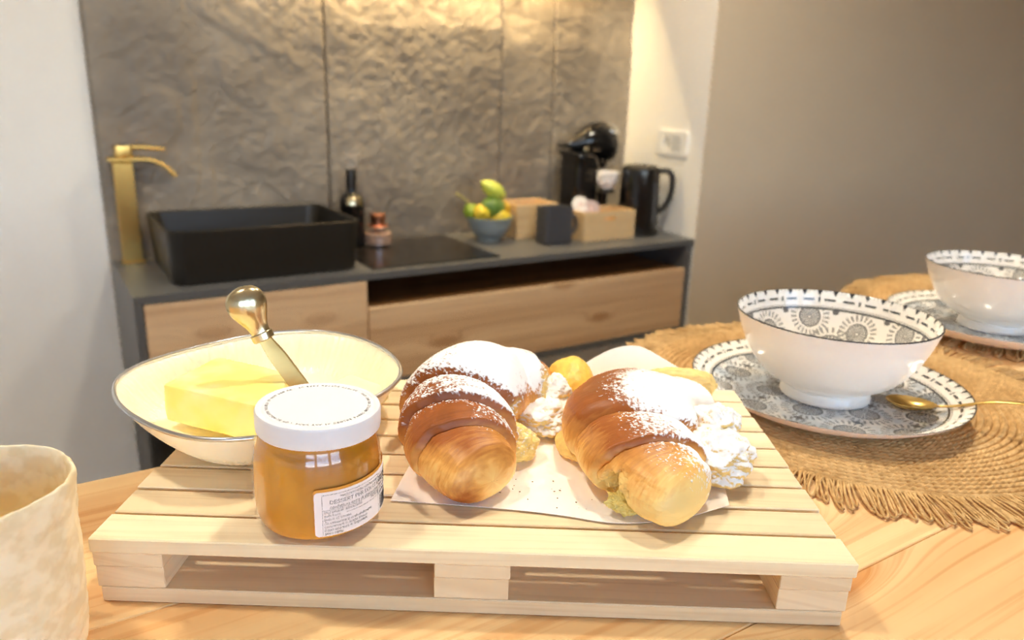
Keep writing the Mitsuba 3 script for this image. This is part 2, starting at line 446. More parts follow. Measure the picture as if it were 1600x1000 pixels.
# soap bottle
bx, by = .790, 2.085
by_base = CZ + .0054
t = thing('soap_bottle', 'small black bottle with tall cap and gold shoulder label behind the sink corner', 'bottle')
part(t, 'body', mv(lathe([(.0001, 0), (.032, 0), (.035, .003), (.035, .122), (.033, .135), (.025, .147), (.014, .153), (.0125, .158), (.0125, .164), (.0001, .164)], 48), bx, by, by_base), 'mat_black_gloss', 40)
part(t, 'shoulder_label', mv(lathe([(.0354, .119), (.0354, .122), (.0337, .1345), (.0285, .1425), (.0278, .142), (.0328, .1335), (.0350, .121), (.0354, .119)], 48, a0=math.radians(225), a1=math.radians(300)), bx, by, by_base), 'mat_gold_pale', True)
part(t, 'cap', mv(lathe([(.0150, .1642), (.0155, .166), (.0150, .185), (.0158, .187), (.0150, .214), (.0135, .2165), (.0001, .2165)], 32), bx, by, by_base), 'mat_black_matte', 40)

# copper lidded glass jar
jx, jy = .856, 2.055
scene['mat_jar_glass'] = {'type': 'thindielectric', 'int_ior': 1.5}
scene['mat_clear_glass'] = {'type': 'dielectric', 'int_ior': 1.5, 'ext_ior': 1.0}
principled('mat_bath_salt', lambda p, n, uv: mix(srgb(190, 160, 140), srgb(150, 118, 100), noise(p.x * 300, p.y * 300, p.z * 300)), .8, .2)
t = thing('lidded_glass_jar', 'squat glass jar with copper stopper on the hob beside the soap bottle', 'jar')
part(t, 'glass', mv(lathe([(.0001, 0), (.040, 0), (.043, .003), (.043, .052), (.041, .055)], 48), jx, jy, CZ + .0053), 'mat_jar_glass', 40)
part(t, 'contents', mv(lathe([(.0001, .007), (.0385, .007), (.0385, .036), (.02, .041), (.0001, .040)], 48), jx, jy, CZ + .0053), 'mat_bath_salt', 40)
part(t, 'stopper', mv(lathe([(.0001, .0555), (.030, .0555), (.031, .057), (.029, .060), (.021, .0615), (.0205, .066), (.0215, .072), (.0222, .090), (.020, .0925), (.0001, .093)], 40), jx, jy, CZ + .0053), 'mat_copper', 40)

# fruit bowl
gx, gy = 1.203, 2.005
t = thing('fruit_bowl', 'small blue-grey ribbed bowl heaped with green and yellow fruit', 'bowl')
prof = [(.0001, 0), (.030, 0), (.032, .004), (.034, .010), (.046, .022), (.058, .042), (.066, .066), (.068, .070), (.0665, .071), (.064, .066), (.055, .042), (.042, .022), (.03, .013), (.0001, .012)]
pz = np.array(prof); pp = spline(pz, 60); m = lathe(pp, 120)
ang = np.arctan2(m.vertices[:, 1], m.vertices[:, 0]); rr = np.hypot(m.vertices[:, 0], m.vertices[:, 1])
m.apply_scale(1.08); rr = rr * 1.08; s = 1 + .006 * np.sin(m.vertices[:, 2] / .07 * 40) * (rr > .03); m.vertices[:, :2] *= s[:, None]
part(t, 'body', mv(m, gx, gy, CZ + .0005), 'mat_bluegrey_glaze', True)


def fruit(name, label, c, radii, col, col2, tip=0, rx=0, ry=0, rz=0, seed=0, rough=.35):
    s = trimesh.creation.icosphere(4); v = s.vertices.copy()
    if tip: v[:, 0] *= 1 + tip * np.clip(np.abs(v[:, 0]) - .72, 0, 1) * 2.2; v[:, 1:] *= (1 - .25 * np.abs(v[:, :1]) ** 3)
    v *= 1 + .03 * (meshkit.fbm(v * 2.2, 3, seed)[:, None] - .5)
    v = v * np.array(radii)
    R = (rot([0, 0, 1], rz) @ rot([0, 1, 0], ry) @ rot([1, 0, 0], rx))[:3, :3]
    mn = f'mat_{name}_{seed}'
    a, b = srgb(*col), srgb(*col2)
    principled(mn, lambda p, n, uv: mix(a, b, smoothstep(.35, .7, fbm(p.x * 35 + seed, p.y * 35, p.z * 35, 3))), rough, .5)
    k = thing(name, label, 'fruit', 'fruit in the blue-grey bowl')
    part(k, 'skin', vf(v @ R.T + np.array(c), s.faces), mn, True)
    stem = np.array([[radii[0] * (1.0 + .5 * tip), 0, 0], [radii[0] * 1.1 + .004, 0, .002]]) @ R.T + np.array(c)
    return k, R


bz = CZ + .072
fruit('lemon', 'bright yellow lemon in the bowl behind the green lime', (gx - .036, gy - .014, bz + .020), (.030, .027, .027), (246, 222, 60), (238, 206, 70), .35, 0, 10, 60, 1)
k, _ = fruit('lime', 'small green lime with long twig leaning over the bowl rim', (gx - .060, gy + .012, bz + .022), (.024, .022, .024), (150, 170, 50), (120, 150, 40), .2, 0, 50, 0, 2)
part(k, 'twig', tube(spline([(gx - .064, gy + .012, bz + .042), (gx - .082, gy + .010, bz + .058), (gx - .112, gy + .008, bz + .078)], 10), [.0042] * 9 + [.005], 8), principled('mat_twig', srgb(176, 164, 104), .7, .2), True)
fruit('avocado', 'large matte green avocado in the middle of the bowl', (gx + .004, gy - .012, bz + .034), (.046, .033, .034), (96, 130, 52), (120, 146, 66), .1, 0, 14, 20, 3)
fruit('lemon', 'yellow lemon low in the bowl under the avocado', (gx + .020, gy - .024, bz + .006), (.032, .026, .024), (244, 216, 70), (236, 200, 60), .3, 0, 0, -20, 4)
fruit('pear', 'ripe brownish yellow pear at the right rim of the bowl', (gx + .047, gy + .004, bz + .022), (.032, .026, .028), (190, 140, 30), (226, 190, 60), .2, 0, 60, 10, 5)
fruit('mango', 'pale yellow-green flat mango on top of the fruit heap', (gx + .006, gy - .008, bz + .086), (.048, .030, .024), (206, 216, 84), (222, 226, 100), .15, 8, 30, 5, 6)


# wooden crates
def crate(key, x0, x1, y0, y1, z1, slot_face, seed):
    th = .009
    z0 = CZ + .0004

    def w(mesh, ax, nm):
        m, uv = boxuv(mesh, ax, (seed * 1.7, seed * .3)); part(key, nm, m, 'mat_crate', uv=uv)
    front = extr(Polygon(rrect(x0, x1, z0, z1, .003)).difference(Polygon(rrect((x0 + x1) / 2 - .022, (x0 + x1) / 2 + .022, z1 - .030, z1 - .017, .006)) if slot_face else Polygon()), th)
    M = np.array([[1, 0, 0, 0], [0, 0, -1, y0 + th], [0, 1, 0, 0], [0, 0, 0, 1.0]])
    w(xf(front, M), 0, 'front_board')
    w(cbox(x0, x1, y1 - th, y1, z0, z1), 0, 'back_board')
    w(cbox(x0, x0 + th, y0 + th + .0002, y1 - th - .0002, z0, z1), 1, 'side_board')
    w(cbox(x1 - th, x1, y0 + th + .0002, y1 - th - .0002, z0, z1), 1, 'side_board')
    w(cbox(x0 + th + .0002, x1 - th - .0002, y0 + th + .0002, y1 - th - .0002, z0, z0 + .006), 0, 'bottom_board')


t = thing('wooden_crate', 'open wooden crate between the fruit bowl and the dark mug', 'crate')
crate(t, 1.290, 1.448, 1.985, 2.11, CZ + .108, False, 1)
t = thing('wooden_crate', 'open wooden crate with handle slot in front of the coffee machine', 'crate')
crate(t, 1.462, 1.668, 1.862, 1.985, CZ + .092, True, 2)

# slate mug
t = thing('mug', 'square dark slate grey mug in front of the wooden crates', 'mug')
mx, my, s = 1.372, 1.898, .052
o = [at_z(rrect(mx - s + i, mx + s - i, my - s * .62 + i, my + s * .62 - i, .012), CZ + z) for z, i in ((.0004, .004), (.004, .001), (.01, 0), (.111, 0), (.1125, .001))]
i_ = [at_z(rrect(mx - s + i, mx + s - i, my - s * .62 + i, my + s * .62 - i, .010), CZ + z) for z, i in ((.1125, .003), (.110, .005), (.02, .006), (.012, .012), (.010, .02))]
part(t, 'body', loft(o + i_), 'mat_slate', 45)
part(t, 'handle', tube(spline([(mx + s - .003, my, CZ + .080), (mx + s + .020, my, CZ + .080), (mx + s + .028, my, CZ + .070), (mx + s + .028, my, CZ + .040), (mx + s + .018, my, CZ + .028), (mx + s - .003, my, CZ + .028)], 30), .006, 10), 'mat_slate', True)

# coffee capsules in the crate
principled('mat_pod_white', srgb(232, 226, 220), .4, .4)
principled('mat_pod_pink', srgb(222, 190, 182), .4, .4)
principled('mat_pod_rim', srgb(200, 176, 170), .4, .4)


def pod(label, c, R, m1, grp, foil='mat_pod_rim'):
    k = thing('coffee_capsule', label, 'coffee capsule', grp)
    M = mat4(R[:3, :3], c)
    part(k, 'cup', xf(lathe([(.0001, 0), (.018, 0), (.0215, .003), (.0245, .026), (.0001, .026)], 40), M), m1, 35)
    part(k, 'foil', xf(lathe([(.0245, .0262), (.027, .0266), (.027, .0285), (.0245, .0292), (.0001, .0288)], 40), M), foil, 35)
    part(k, 'centre_mark', xf(lathe([(.0001, .0294), (.006, .0294), (.007, .0290)], 24), M), 'mat_pod_pink', 35)


g = 'coffee capsules in the crate'
pod('white coffee capsule lying behind the pink one on the crate', (1.500, 1.945, CZ + .098), rot([1, 0, 0], 62) @ rot([0, 1, 0], -25), 'mat_pod_white', g, 'mat_pod_white')
pod('pink coffee capsule facing out on top of the crate', (1.530, 1.925, CZ + .090), rot([0, 0, 1], -30) @ rot([1, 0, 0], 75), 'mat_pod_pink', g)
pod('white coffee capsule at the bottom of the crate under the stack', (1.502, 1.935, CZ + .0066), np.eye(4), 'mat_pod_white', g)
pod('second white coffee capsule from the bottom of the crate', (1.505, 1.937, CZ + .0368), np.eye(4), 'mat_pod_white', g)

# coffee machine
t = thing('coffee_machine', 'black capsule coffee machine with round head beside the black kettle', 'coffee machine')
qx, qy = 1.565, 2.055
part(t, 'base', soft_box(1.512, 1.735, 2.000, 2.12, CZ + .0003, CZ + .022, .03), 'mat_black_gloss', 40)
rs = []
for z, x0, x1, r in ((.0225, 1.537, 1.623, .030), (.05, 1.536, 1.625, .030), (.14, 1.535, 1.629, .03), (.215, 1.534, 1.633, .03), (.245, 1.535, 1.625, .028), (.262, 1.52, 1.59, .02)):
    rs.append(at_z(rrect(x0, x1, 2.000, 2.12, r, 6), CZ + z))
part(t, 'column', loft(rs), 'mat_black_gloss', 50)
# head: a bulb that tapers into the lever at the left
hp = spline([(1.500, .280), (1.530, .281), (1.563, .285), (1.603, .292), (1.645, .297), (1.682, .295), (1.718, .283), (1.748, .264)], 40)
hr = spline([(0, .003), (.12, .007), (.25, .020), (.42, .043), (.6, .058), (.75, .063), (.9, .053), (1.0, .012)], 40)[:, 1]
rings = []
for (x, z), r in zip(hp, hr):
    rings.append([(x, 2.078 + r * .88 * math.cos(a), CZ + z + r * math.sin(a)) for a in np.linspace(0, 2 * math.pi, 40, endpoint=False)])
part(t, 'head', loft(rings), 'mat_black_gloss', True)


def facing(n):
    n = np.array(n, float); n /= np.linalg.norm(n); x = np.cross([0, 1, 0], n); x /= np.linalg.norm(x)
    return np.column_stack([x, np.cross(n, x), n])


hc = np.array([1.700, 2.078, CZ + .291])
n1 = np.array([.03, -.60, .78]); n1 /= np.linalg.norm(n1); n2 = np.array([-.34, -.26, .88]); n2 /= np.linalg.norm(n2)
part(t, 'dial_ring', xf(lathe([(.016, -.004), (.023, -.004), (.0235, .002), (.021, .005), (.017, .004), (.016, -.004)], 48), mat4(facing(n1), hc + n1 * .056)), 'mat_steel', 40)
part(t, 'dial', xf(lathe([(.0158, -.003), (.0158, .003), (.0001, .0035)], 40), mat4(facing(n1), hc + n1 * .056)), principled('mat_dial_grey', srgb(120, 116, 110), .3, .5), 40)
part(t, 'badge', xf(lathe([(.017, -.006), (.017, .001), (.014, .003), (.0001, .0035)], 40), mat4(facing(n2), hc + n2 * .0605)), 'mat_gold_pale', 40)
part(t, 'button', xf(lathe([(.0085, 0), (.0085, .003), (.006, .005), (.0001, .005)], 24), mat4(rot([1, 0, 0], 90)[:3, :3], (1.578, 2.024, CZ + .272))), 'mat_gold_pale', 40)
part(t, 'spout', mv(lathe([(.0001, 0), (.012, 0), (.02, .012), (.026, .03), (.0001, .03)], 32), 1.668, 2.055, CZ + .206), 'mat_black_gloss', 40)
part(t, 'cup_stand', soft_box(1.606, 1.664, 1.955, 1.9985, CZ + .1335, CZ + .146, .025), 'mat_black_matte', 40)
part(t, 'stand_post', soft_box(1.635, 1.664, 1.9988, 2.03, CZ + .0225, CZ + .133, .010), 'mat_black_gloss', 40)
part(t, 'drip_tray', soft_box(1.645, 1.73, 2.01, 2.11, CZ + .0225, CZ + .05, .02), principled('mat_tray', srgb(70, 62, 54), .4, .4), 40)

# espresso cup
t = thing('espresso_cup', 'small white espresso cup standing on the coffee machine', 'cup')
ex, ey, ez = 1.640, 1.980, CZ + .1464
part(t, 'body', mv(lathe(spline([(.0001, 0), (.018, 0), (.020, .003), (.030, .018), (.0365, .040), (.038, .056), (.0365, .0565), (.0345, .040), (.028, .018), (.015, .006), (.0001, .005)], 50), 48), ex, ey, ez), 'mat_porcelain', True)
part(t, 'handle', tube(spline([(ex - .034, ey - .012, ez + .046), (ex - .050, ey - .018, ez + .048), (ex - .056, ey - .020, ez + .034), (ex - .044, ey - .016, ez + .020), (ex - .030, ey - .011, ez + .020)], 20), .004, 8), 'mat_porcelain', True)

# kettle
t = thing('electric_kettle', 'black electric kettle with big loop handle at the right end of the worktop', 'kettle')
kx, ky = 1.738, 1.928
part(t, 'base', mv(lathe([(.0001, 0), (.068, 0), (.070, .003), (.070, .012), (.064, .016), (.0001, .016)], 64), kx, ky, CZ + .0003), 'mat_black_matte', 40)
part(t, 'body', mv(lathe([(.0001, .0165), (.064, .0165), (.067, .022), (.0665, .10), (.0635, .19), (.062, .212), (.0001, .212)], 72), kx, ky, CZ), 'mat_black_gloss', 40)
part(t, 'lid', mv(lathe([(.0615, .2123), (.060, .219), (.050, .225), (.020, .228), (.0001, .228)], 64), kx, ky, CZ), 'mat_black_matte', 40)
part(t, 'spout', trimesh.convex.convex_hull(np.array([(kx - .050, ky - .02, CZ + .21), (kx - .050, ky + .02, CZ + .21), (kx - .072, ky - .004, CZ + .214), (kx - .072, ky + .004, CZ + .214), (kx - .056, ky - .018, CZ + .17), (kx - .056, ky + .018, CZ + .17)])), 'mat_black_gloss', 40)
hh = np.array([math.cos(-.75), math.sin(-.75)])
hp = spline([(.050, .205), (.080, .212), (.100, .200), (.105, .165), (.098, .120), (.080, .088), (.060, .075)], 30)
rings = []
for i, (d, z) in enumerate(hp):
    td, tz = hp[min(i + 1, 29)] - hp[max(i - 1, 0)]; l = math.hypot(td, tz); nd, nz = -tz / l, td / l
    rings.append([(kx + hh[0] * (d + nd * .0095 * math.cos(a)) - hh[1] * .012 * math.sin(a), ky + hh[1] * (d + nd * .0095 * math.cos(a)) + hh[0] * .012 * math.sin(a), CZ + z + nz * .0095 * math.cos(a)) for a in np.linspace(0, 2 * math.pi, 14, endpoint=False)])
part(t, 'handle', loft(rings), 'mat_black_matte', True)
part(t, 'water_window', mv(lathe([(.0672, .045), (.0677, .047), (.0668, .12), (.0648, .175), (.0642, .175), (.0662, .12), (.0672, .045)], 12, a0=-1.55, a1=-1.33), kx, ky, CZ), principled('mat_smoke_window', srgb(60, 64, 72), .15, .6), True)
part(t, 'power_cord', tube(spline([(kx + .068, ky + .02, CZ + .006), (kx + .082, ky + .045, CZ + .004), (kx + .088, ky + .10, CZ + .004), (kx + .078, ky + .15, CZ + .004)], 24), .003, 8), 'mat_black_matte', True)

# wall socket
t = thing('wall_socket', 'white double socket plate on the narrow white wall above the kettle', 'socket')
sxw = XR - .0002


def on_niche(poly, depth):
    """a polygon in (y reversed, z) raised towards -x from the niche return"""
    m = extr(poly, depth); v = m.vertices
    return vf(np.column_stack([sxw + (-v[:, 0] - YF) * (XB - XR) / (YB + .012 - YF) - v[:, 2], -v[:, 0], v[:, 1]]), m.faces)


def yz(y0, y1, z0, z1, r):
    return Polygon(rrect(-y1, -y0, z0, z1, r))


plate = yz(1.832, 1.985, 1.158, 1.236, .008)
hole = yz(1.862, 1.955, 1.172, 1.222, .003)
part(t, 'plate', on_niche(plate.difference(hole), .009), 'mat_white_plastic')
principled('mat_socket_grey', srgb(205, 204, 202), .4, .4)
sock = yz(1.9095, 1.9545, 1.1725, 1.2215, .002)
part(t, 'outlet', on_niche(sock.difference(shapely.Point(-1.932, 1.197).buffer(.0185)), .007), 'mat_white_plastic')
part(t, 'outlet_well', on_niche(shapely.Point(-1.932, 1.197).buffer(.0184).difference(shapely.Point(-1.932, 1.206).buffer(.0025)).difference(shapely.Point(-1.932, 1.188).buffer(.0025)), .003), 'mat_socket_grey')
part(t, 'switch', on_niche(yz(1.863, 1.908, 1.1725, 1.2215, .002), .0085), 'mat_socket_grey')

# ------------------------------------------------------------------ the table
TY1 = .553
t = thing('dining_table', 'high dining table of wide pine boards under the serving pallet', 'table')
seams = [TY1 - .1685 * i for i in range(6)] + [-.36]
for i in range(6):
    m, uv = boxuv(cbox(-.78, 1.95, seams[i + 1] + .0002, seams[i] - .0002, TABLE_Z - .036, TABLE_Z, .0008), 0, (i * 2.37, i * .61))
    part(t, 'plank', m, 'mat_table', uv=uv)
for x, y in ((-.68, TY1 - .09), (1.85, TY1 - .09), (-.68, -.27), (1.85, -.27)):
    m, uv = boxuv(cbox(x - .035, x + .035, y - .035, y + .035, 0.0002, TABLE_Z - .0365, .003), 2, (x, y))
    part(t, 'leg', m, 'mat_table', uv=uv)
for y in (TY1 - .09, -.27):
    m, uv = boxuv(cbox(-.644, 1.814, y - .012, y + .012, TABLE_Z - .13, TABLE_Z - .0365, .001), 0, (4, y))
    part(t, 'apron', m, 'mat_table', uv=uv)

m, uv = boxuv(cbox(-.6, 1.77, -.245, -.222, .04, TABLE_Z - .1305, .001), 0, (6, 2))
part(t, 'panel', m, 'mat_table', uv=uv)

# ------------------------------------------------------------------ serving pallet
t = thing('serving_pallet', 'small pale wooden pallet used as serving board, carrying jar and croissants', 'serving board')
PH_ = .0392; SL = .0085
PZ0 = -PH_ + .0004
dep = [0] + [.0259 + .027 * i for i in range(8)] + [.2408]
rng = np.random.default_rng(4)


def pwood(mesh, nm, grain, seed, mat='mat_pallet', label=None):
    m, uv = boxuv(mesh, grain, (seed * 1.93, seed * .47)); m.apply_transform(M_P)
    return part(t, nm, m, mat, uv=uv, label=label)


for i in range(9):
    g = .0014
    z1 = rng.uniform(-.0004, 0)
    e0, e1 = rng.uniform(-.0008, .0008, 2)
    pwood(cbox(-.2 + e0, .2 + e1, dep[i] + (g if i else 0), dep[i + 1] - g, -SL + z1 * 0, z1, .0007), 'slat', 0, i + 1)
for i, (a, b) in enumerate(((-.199, -.1625), (-.0196, .0203), (.1615, .199))):
    pwood(cbox(a, b, .0006, .2402, -.0168, -SL - .0002, .0004), 'batten', 1, i + 11, 'mat_pallet_pale')
for i, (a, b) in enumerate(((-.1985, -.1625), (-.0199, .0196), (.1615, .1985))):
    pwood(cbox(a, b, .0012, .2398, -.0298, -.0170, .0004), 'stringer', 1, i + 21, 'mat_pallet_pale')
for i, (a, b) in enumerate(((.001, .082), (.094, .146), (.158, .2395))):
    pwood(cbox(-.197, .197, a, b, PZ0, -.0300, .0006), 'bottom_board', 0, i + 31, 'mat_pallet_pale')


# ------------------------------------------------------------------ baking paper
def paper():
    out = spline([(-.050, .0465), (.0, .043), (.051, .036), (.078, .0305), (.11, .036), (.1455, .0485)], 60)
    nu, nv = 90, 90
    a, b = np.meshgrid(np.linspace(0, 1, nu), np.linspace(0, 1, nv), indexing='ij')
    fu = np.interp(a[:, 0], np.linspace(0, 1, 60), out[:, 0]); fv = np.interp(a[:, 0], np.linspace(0, 1, 60), out[:, 1])
    bu = np.interp(a[:, 0], [0, .4, 1], [-.032, .07, .172]); bv = np.interp(a[:, 0], [0, .4, .7, 1], [.205, .222, .246, .232])
    U = fu[:, None] * (1 - b) + bu[:, None] * b; V = fv[:, None] * (1 - b) + bv[:, None] * b
    n = meshkit.fbm(np.stack([U * 28, V * 28, U * 0], -1), 3, 3)
    lift = .0010 + .0020 * np.clip(n - .35, 0, 1) * np.clip(b * 6, .1, 1)
    lift = lift + .030 * np.clip((b - .72) / .28, 0, 1) ** 1.5 * np.exp(-((U - .108) / .05) ** 2) + .004 * np.clip((b - .80) / .2, 0, 1)
    lift = lift + .0035 * np.clip((a - .86) / .14, 0, 1) * np.clip(1 - b * 4, 0, 1)
    top = np.stack([U, V, lift], -1).reshape(-1, 3); bot = top - np.array([0, 0, .0003])
    i, j = np.meshgrid(np.arange(nu - 1), np.arange(nv - 1), indexing='ij')
    q = np.stack([i * nv + j, (i + 1) * nv + j, (i + 1) * nv + j + 1, i * nv + j + 1], -1).reshape(-1, 4)
    n0 = nu * nv
    edge = np.concatenate([np.arange(nu) * nv, (nu - 1) * nv + np.arange(1, nv), (np.arange(nu - 1)[::-1]) * nv + nv - 1, np.arange(nv - 1)[::-1][:-1]])
    en = np.roll(edge, -1)
    side = np.stack([edge, edge + n0, en + n0, en], -1)
    Q = np.vstack([q, q[:, ::-1] + n0, side])
    m = vf(np.vstack([top, bot]), np.vstack([Q[:, [0, 1, 2]], Q[:, [0, 2, 3]]])); m.apply_transform(M_P); return m


principled('mat_paper', srgb(244, 236, 226), .75, .2)
single('baking_paper', paper(), 'mat_paper', 'crumpled sheet of white baking paper under both croissants', 'paper', smooth=50)

# ------------------------------------------------------------------ croissants
def croissant(path, W, Hh, breaks, seed, skew=.05, n=520, m=420, depth=.11, tilt=None, dents=(), sugar=None, pale=0.0, lean=(0, 0), crest=3, spot=None):
    """A rolled croissant lying on the pallet: path = control points (u, v) of its spine, W and Hh = half width and height along it,
    breaks = where one rolled layer ends and the next begins (0..1). Returns a mesh in the table frame and its vertex colours."""
    P = spline(path, n); dP = np.gradient(P, axis=0); dP /= np.linalg.norm(dP, axis=1, keepdims=True)
    side = np.stack([dP[:, 1], -dP[:, 0]], 1)                       # to the right of the direction of travel
    s = np.linspace(0, 1, n)
    ks = np.linspace(0, 1, len(W))
    from scipy.interpolate import PchipInterpolator
    w = PchipInterpolator(ks, W)(s); h = PchipInterpolator(ks, Hh)(s)
    phi = np.linspace(0, 2 * math.pi, m, endpoint=False)
    S, PH = np.meshgrid(s, phi, indexing='ij')
    cosp, sinp = np.cos(PH), np.sin(PH)
    wob = (meshkit.fbm(np.stack([S * 5, cosp * 1.2, sinp * 1.2], -1) + seed, 3, seed) - .5)
    sk = S + skew * cosp + .035 * wob
    br = np.array(breaks)
    k = np.clip(np.searchsorted(br, sk.ravel()) - 1, 0, len(br) - 2).reshape(sk.shape)
    a, b = br[k], br[k + 1]
    x = np.clip((sk - a) / (b - a), 0, 1)
    flip = k >= crest                                                     # layers step down towards both tips
    x = np.where(flip, 1 - x, x)
    rise = np.clip(x / .11, 0, 1); rise = np.sin(rise * math.pi / 2) ** .8
    bump = rise * (1 - .42 * x ** 1.6)
    ends = np.clip(np.minimum(S, 1 - S) / .05, 0, 1)
    mult = 1 - depth * (1 - bump) * (.35 + .65 * np.clip(sinp + .55, 0, 1))
    cap = np.sqrt(np.clip(1 - (1 - np.clip(np.minimum(S, 1 - S) / .055, 0, 1)) ** 2, 1e-4, 1)); mult = mult * cap
    big = meshkit.fbm(np.stack([S * 9, cosp * 1.6, sinp * 1.6], -1) + seed * 3.1, 4, seed + 3) - .5
    fine = meshkit.fbm(np.stack([S * 150, cosp * 5, sinp * 5], -1) + seed * 1.3, 3, seed + 5) - .5
    grain = meshkit.fbm(np.stack([S * 260, cosp * 40, sinp * 40], -1), 2, seed + 6) - .5
    mult = mult * (1 + .10 * big + .010 * fine + .006 * grain)
    lift = .44
    X = w[:, None] * mult * np.sign(cosp) * np.abs(cosp) ** .9
    Z = h[:, None] * (lift + (1 - lift) * mult * np.where(sinp > 0, sinp, 0) + lift * mult * np.where(sinp < 0, sinp, 0) * 1.05)
    Z = np.maximum(Z, .0006 + .0004 * np.abs(cosp))
    U = P[:, 0][:, None] + side[:, 0][:, None] * X + lean[0] * Z
    V = P[:, 1][:, None] + side[:, 1][:, None] * X + lean[1] * Z
    pts = np.stack([U, V, Z], -1)
    torn = np.zeros_like(S)
    for (du, dv, dz, rad, dep, nu, nv, nz) in dents:                     # torn hollows: pushed in along a direction
        d = np.linalg.norm((pts - np.array([du, dv, dz])) * np.array([1, 1, 1.15]), axis=-1)
        nz_ = meshkit.fbm(pts * 160, 4, seed + 9)
        t = np.clip(1.25 - d / rad + .7 * (nz_ - .5), 0, 1); t = t * t * (3 - 2 * t)
        pts = pts + np.array([nu, nv, nz]) * (dep * t * (.35 + 1.3 * nz_))[..., None]
        torn = np.maximum(torn, t)
    pts[..., 2] = np.maximum(pts[..., 2], .0006)
    mesh = loft(pts)
    N = np.array(mesh.vertex_normals)[:n * m].reshape(n, m, 3)
    q = pts
    # colours
    crust = np.array(srgb(156, 86, 36)); deep = np.array(srgb(108, 56, 26)); gold = np.array(srgb(226, 164, 84)); yellow = np.array(srgb(240, 206, 132)); paleg = np.array(srgb(226, 204, 132))
    tone = meshkit.fbm(q * 45 + seed, 4, seed + 1)
    stri = meshkit.fbm(np.stack([S * 190, cosp * 3.0, sinp * 3.0], -1), 3, seed + 8)
    bake = np.clip(1.15 * q[..., 2] / h.max() + .55 * (tone - .5) + 0.24 * (stri - .5) + .25 * (bump - .6) - .10 - pale, 0, 1)
    tips = np.clip(1 - np.minimum(S, 1 - S) / .20, 0, 1)
    bake = np.clip(bake - (.12 + 1.4 * pale) * tips, 0, 1)
    if spot is not None:                                               # a patch browned by the tray
        bake = np.clip(bake + 1.2 * np.exp(-(np.linalg.norm(q - np.array(spot), axis=-1) / .011) ** 2) * (.4 + tone), 0, 1)
    c = yellow + (gold - yellow) * np.clip(bake / .28, 0, 1)[..., None]
    c = c + (crust - c) * np.clip((bake - .22) / .36, 0, 1)[..., None]
    c = c + (deep - c) * (np.clip((bake - .62) / .40, 0, 1) * .75)[..., None]
    crumb = paleg * (.75 + .5 * meshkit.fbm(q * 300, 3, seed + 2))[..., None]
    c = c + (crumb - c) * (torn ** .6)[..., None]
    if sugar is not None:
        cov = sugar(q, N, S, PH)
        sp = meshkit.fbm(q * 700, 2, seed + 31) * .65 + meshkit.fbm(q * 1500, 1, seed + 32) * .35
        cl = meshkit.fbm(q * 120, 3, seed + 33)
        up = np.clip((N[..., 2] - .12) / .5, 0, 1)
        a_ = np.clip(cov * up * 1.12 + .60 * (cl - .5) * np.clip(cov * 3, 0, 1) - (1 - rise) * .8, 0, 1.3)
        sm = np.clip((a_ - .5 - (.5 - sp) * 2.1) * 4 + .5, 0, 1) * (a_ > .02)
        c = c + (np.array([.93, .92, .90]) - c) * sm[..., None]
        pts = pts + N * (sm * .00035)[..., None]
        mesh = loft(pts)
    col = np.vstack([c.reshape(-1, 3), c[0].mean(0)[None], c[-1].mean(0)[None]])
    return mesh, col


scene['mat_crust'] = {'type': 'twosided', 'bsdf': {'type': 'principled', 'base_color': {'type': 'mesh_attribute', 'name': 'vertex_color'}, 'roughness': .42, 'specular': .35}}


def ramp(x, a, b):
    t = np.clip((x - a) / (b - a), 0, 1); return t * t * (3 - 2 * t)


def lump(name, owner, c, radii, seed, base, sug, amp=.35, freq=2.0, label=None, sub=5):
    m = blob(c, radii, amp, freq, sub, seed)
    m.vertices[:, 2] = np.maximum(m.vertices[:, 2], .0012)
    v, nn = np.array(m.vertices), np.array(m.vertex_normals)
    col = np.array(base) * (.8 + .4 * meshkit.fbm(v * 260, 3, seed))[:, None]
    a_ = sug * np.clip((nn[:, 2] + .25) / .7, 0, 1) * (.35 + 1.3 * meshkit.fbm(v * 170, 3, seed + 2)) - .75 * meshkit.fbm(v * 1500, 2, seed + 4)
    s_ = np.clip(a_ * 5 + .3, 0, 1)
    col = col + (np.array([.86, .85, .83]) - col) * s_[:, None]
    m.vertices = v + nn * (s_ * .0004)[:, None]
    m.apply_transform(M_P)
    return part(owner, name, m, 'mat_crust', True, label=label, color=np.clip(col, 0, 1))


def sugar_left(q, N, S, PH):
    s1 = ramp(S, .255, .31) * .58 + ramp(S, .39, .46) * .36
    return s1 * (.55 + .5 * np.clip(np.cos(PH) + .7, 0, 1)) * ramp(-S, -.97, -.86) + .30 * ramp(np.cos(PH), -.1, .6) * ramp(S, .12, .2)


t = thing('croissant', 'large sugar-dusted croissant with torn right side next to the jam jar', 'croissant')
m, col = croissant([(.009, .044), (-.006, .063), (-.015, .094), (-.016, .126), (-.003, .157), (.022, .177), (.050, .185)],
                   [.024, .032, .038, .040, .040, .034, .022], [.032, .041, .051, .059, .061, .050, .032],
                   [-.12, .165, .285, .41, .80, .92, 1.15], 2, skew=.018, depth=.36, crest=4, spot=(-.010, .044, .008),
                   dents=[(.028, .112, .022, .016, .012, -.8, -.3, -.1), (.052, .165, .024, .018, .014, -.5, -.8, .1)], sugar=sugar_left)
m.apply_translation([0, 0, .0026])
m.apply_transform(M_P)
part(t, 'crust', m, 'mat_crust', True, color=col)
lump('crumb', t, (.018, .106, .012), (.018, .018, .012), 5, srgb(232, 202, 120), .25, .32, 2.4, 'pale torn crumb')
lump('crumb', t, (.040, .148, .012), (.020, .022, .012), 6, srgb(238, 214, 140), .7, .32, 2.4, 'sugared torn crumb')
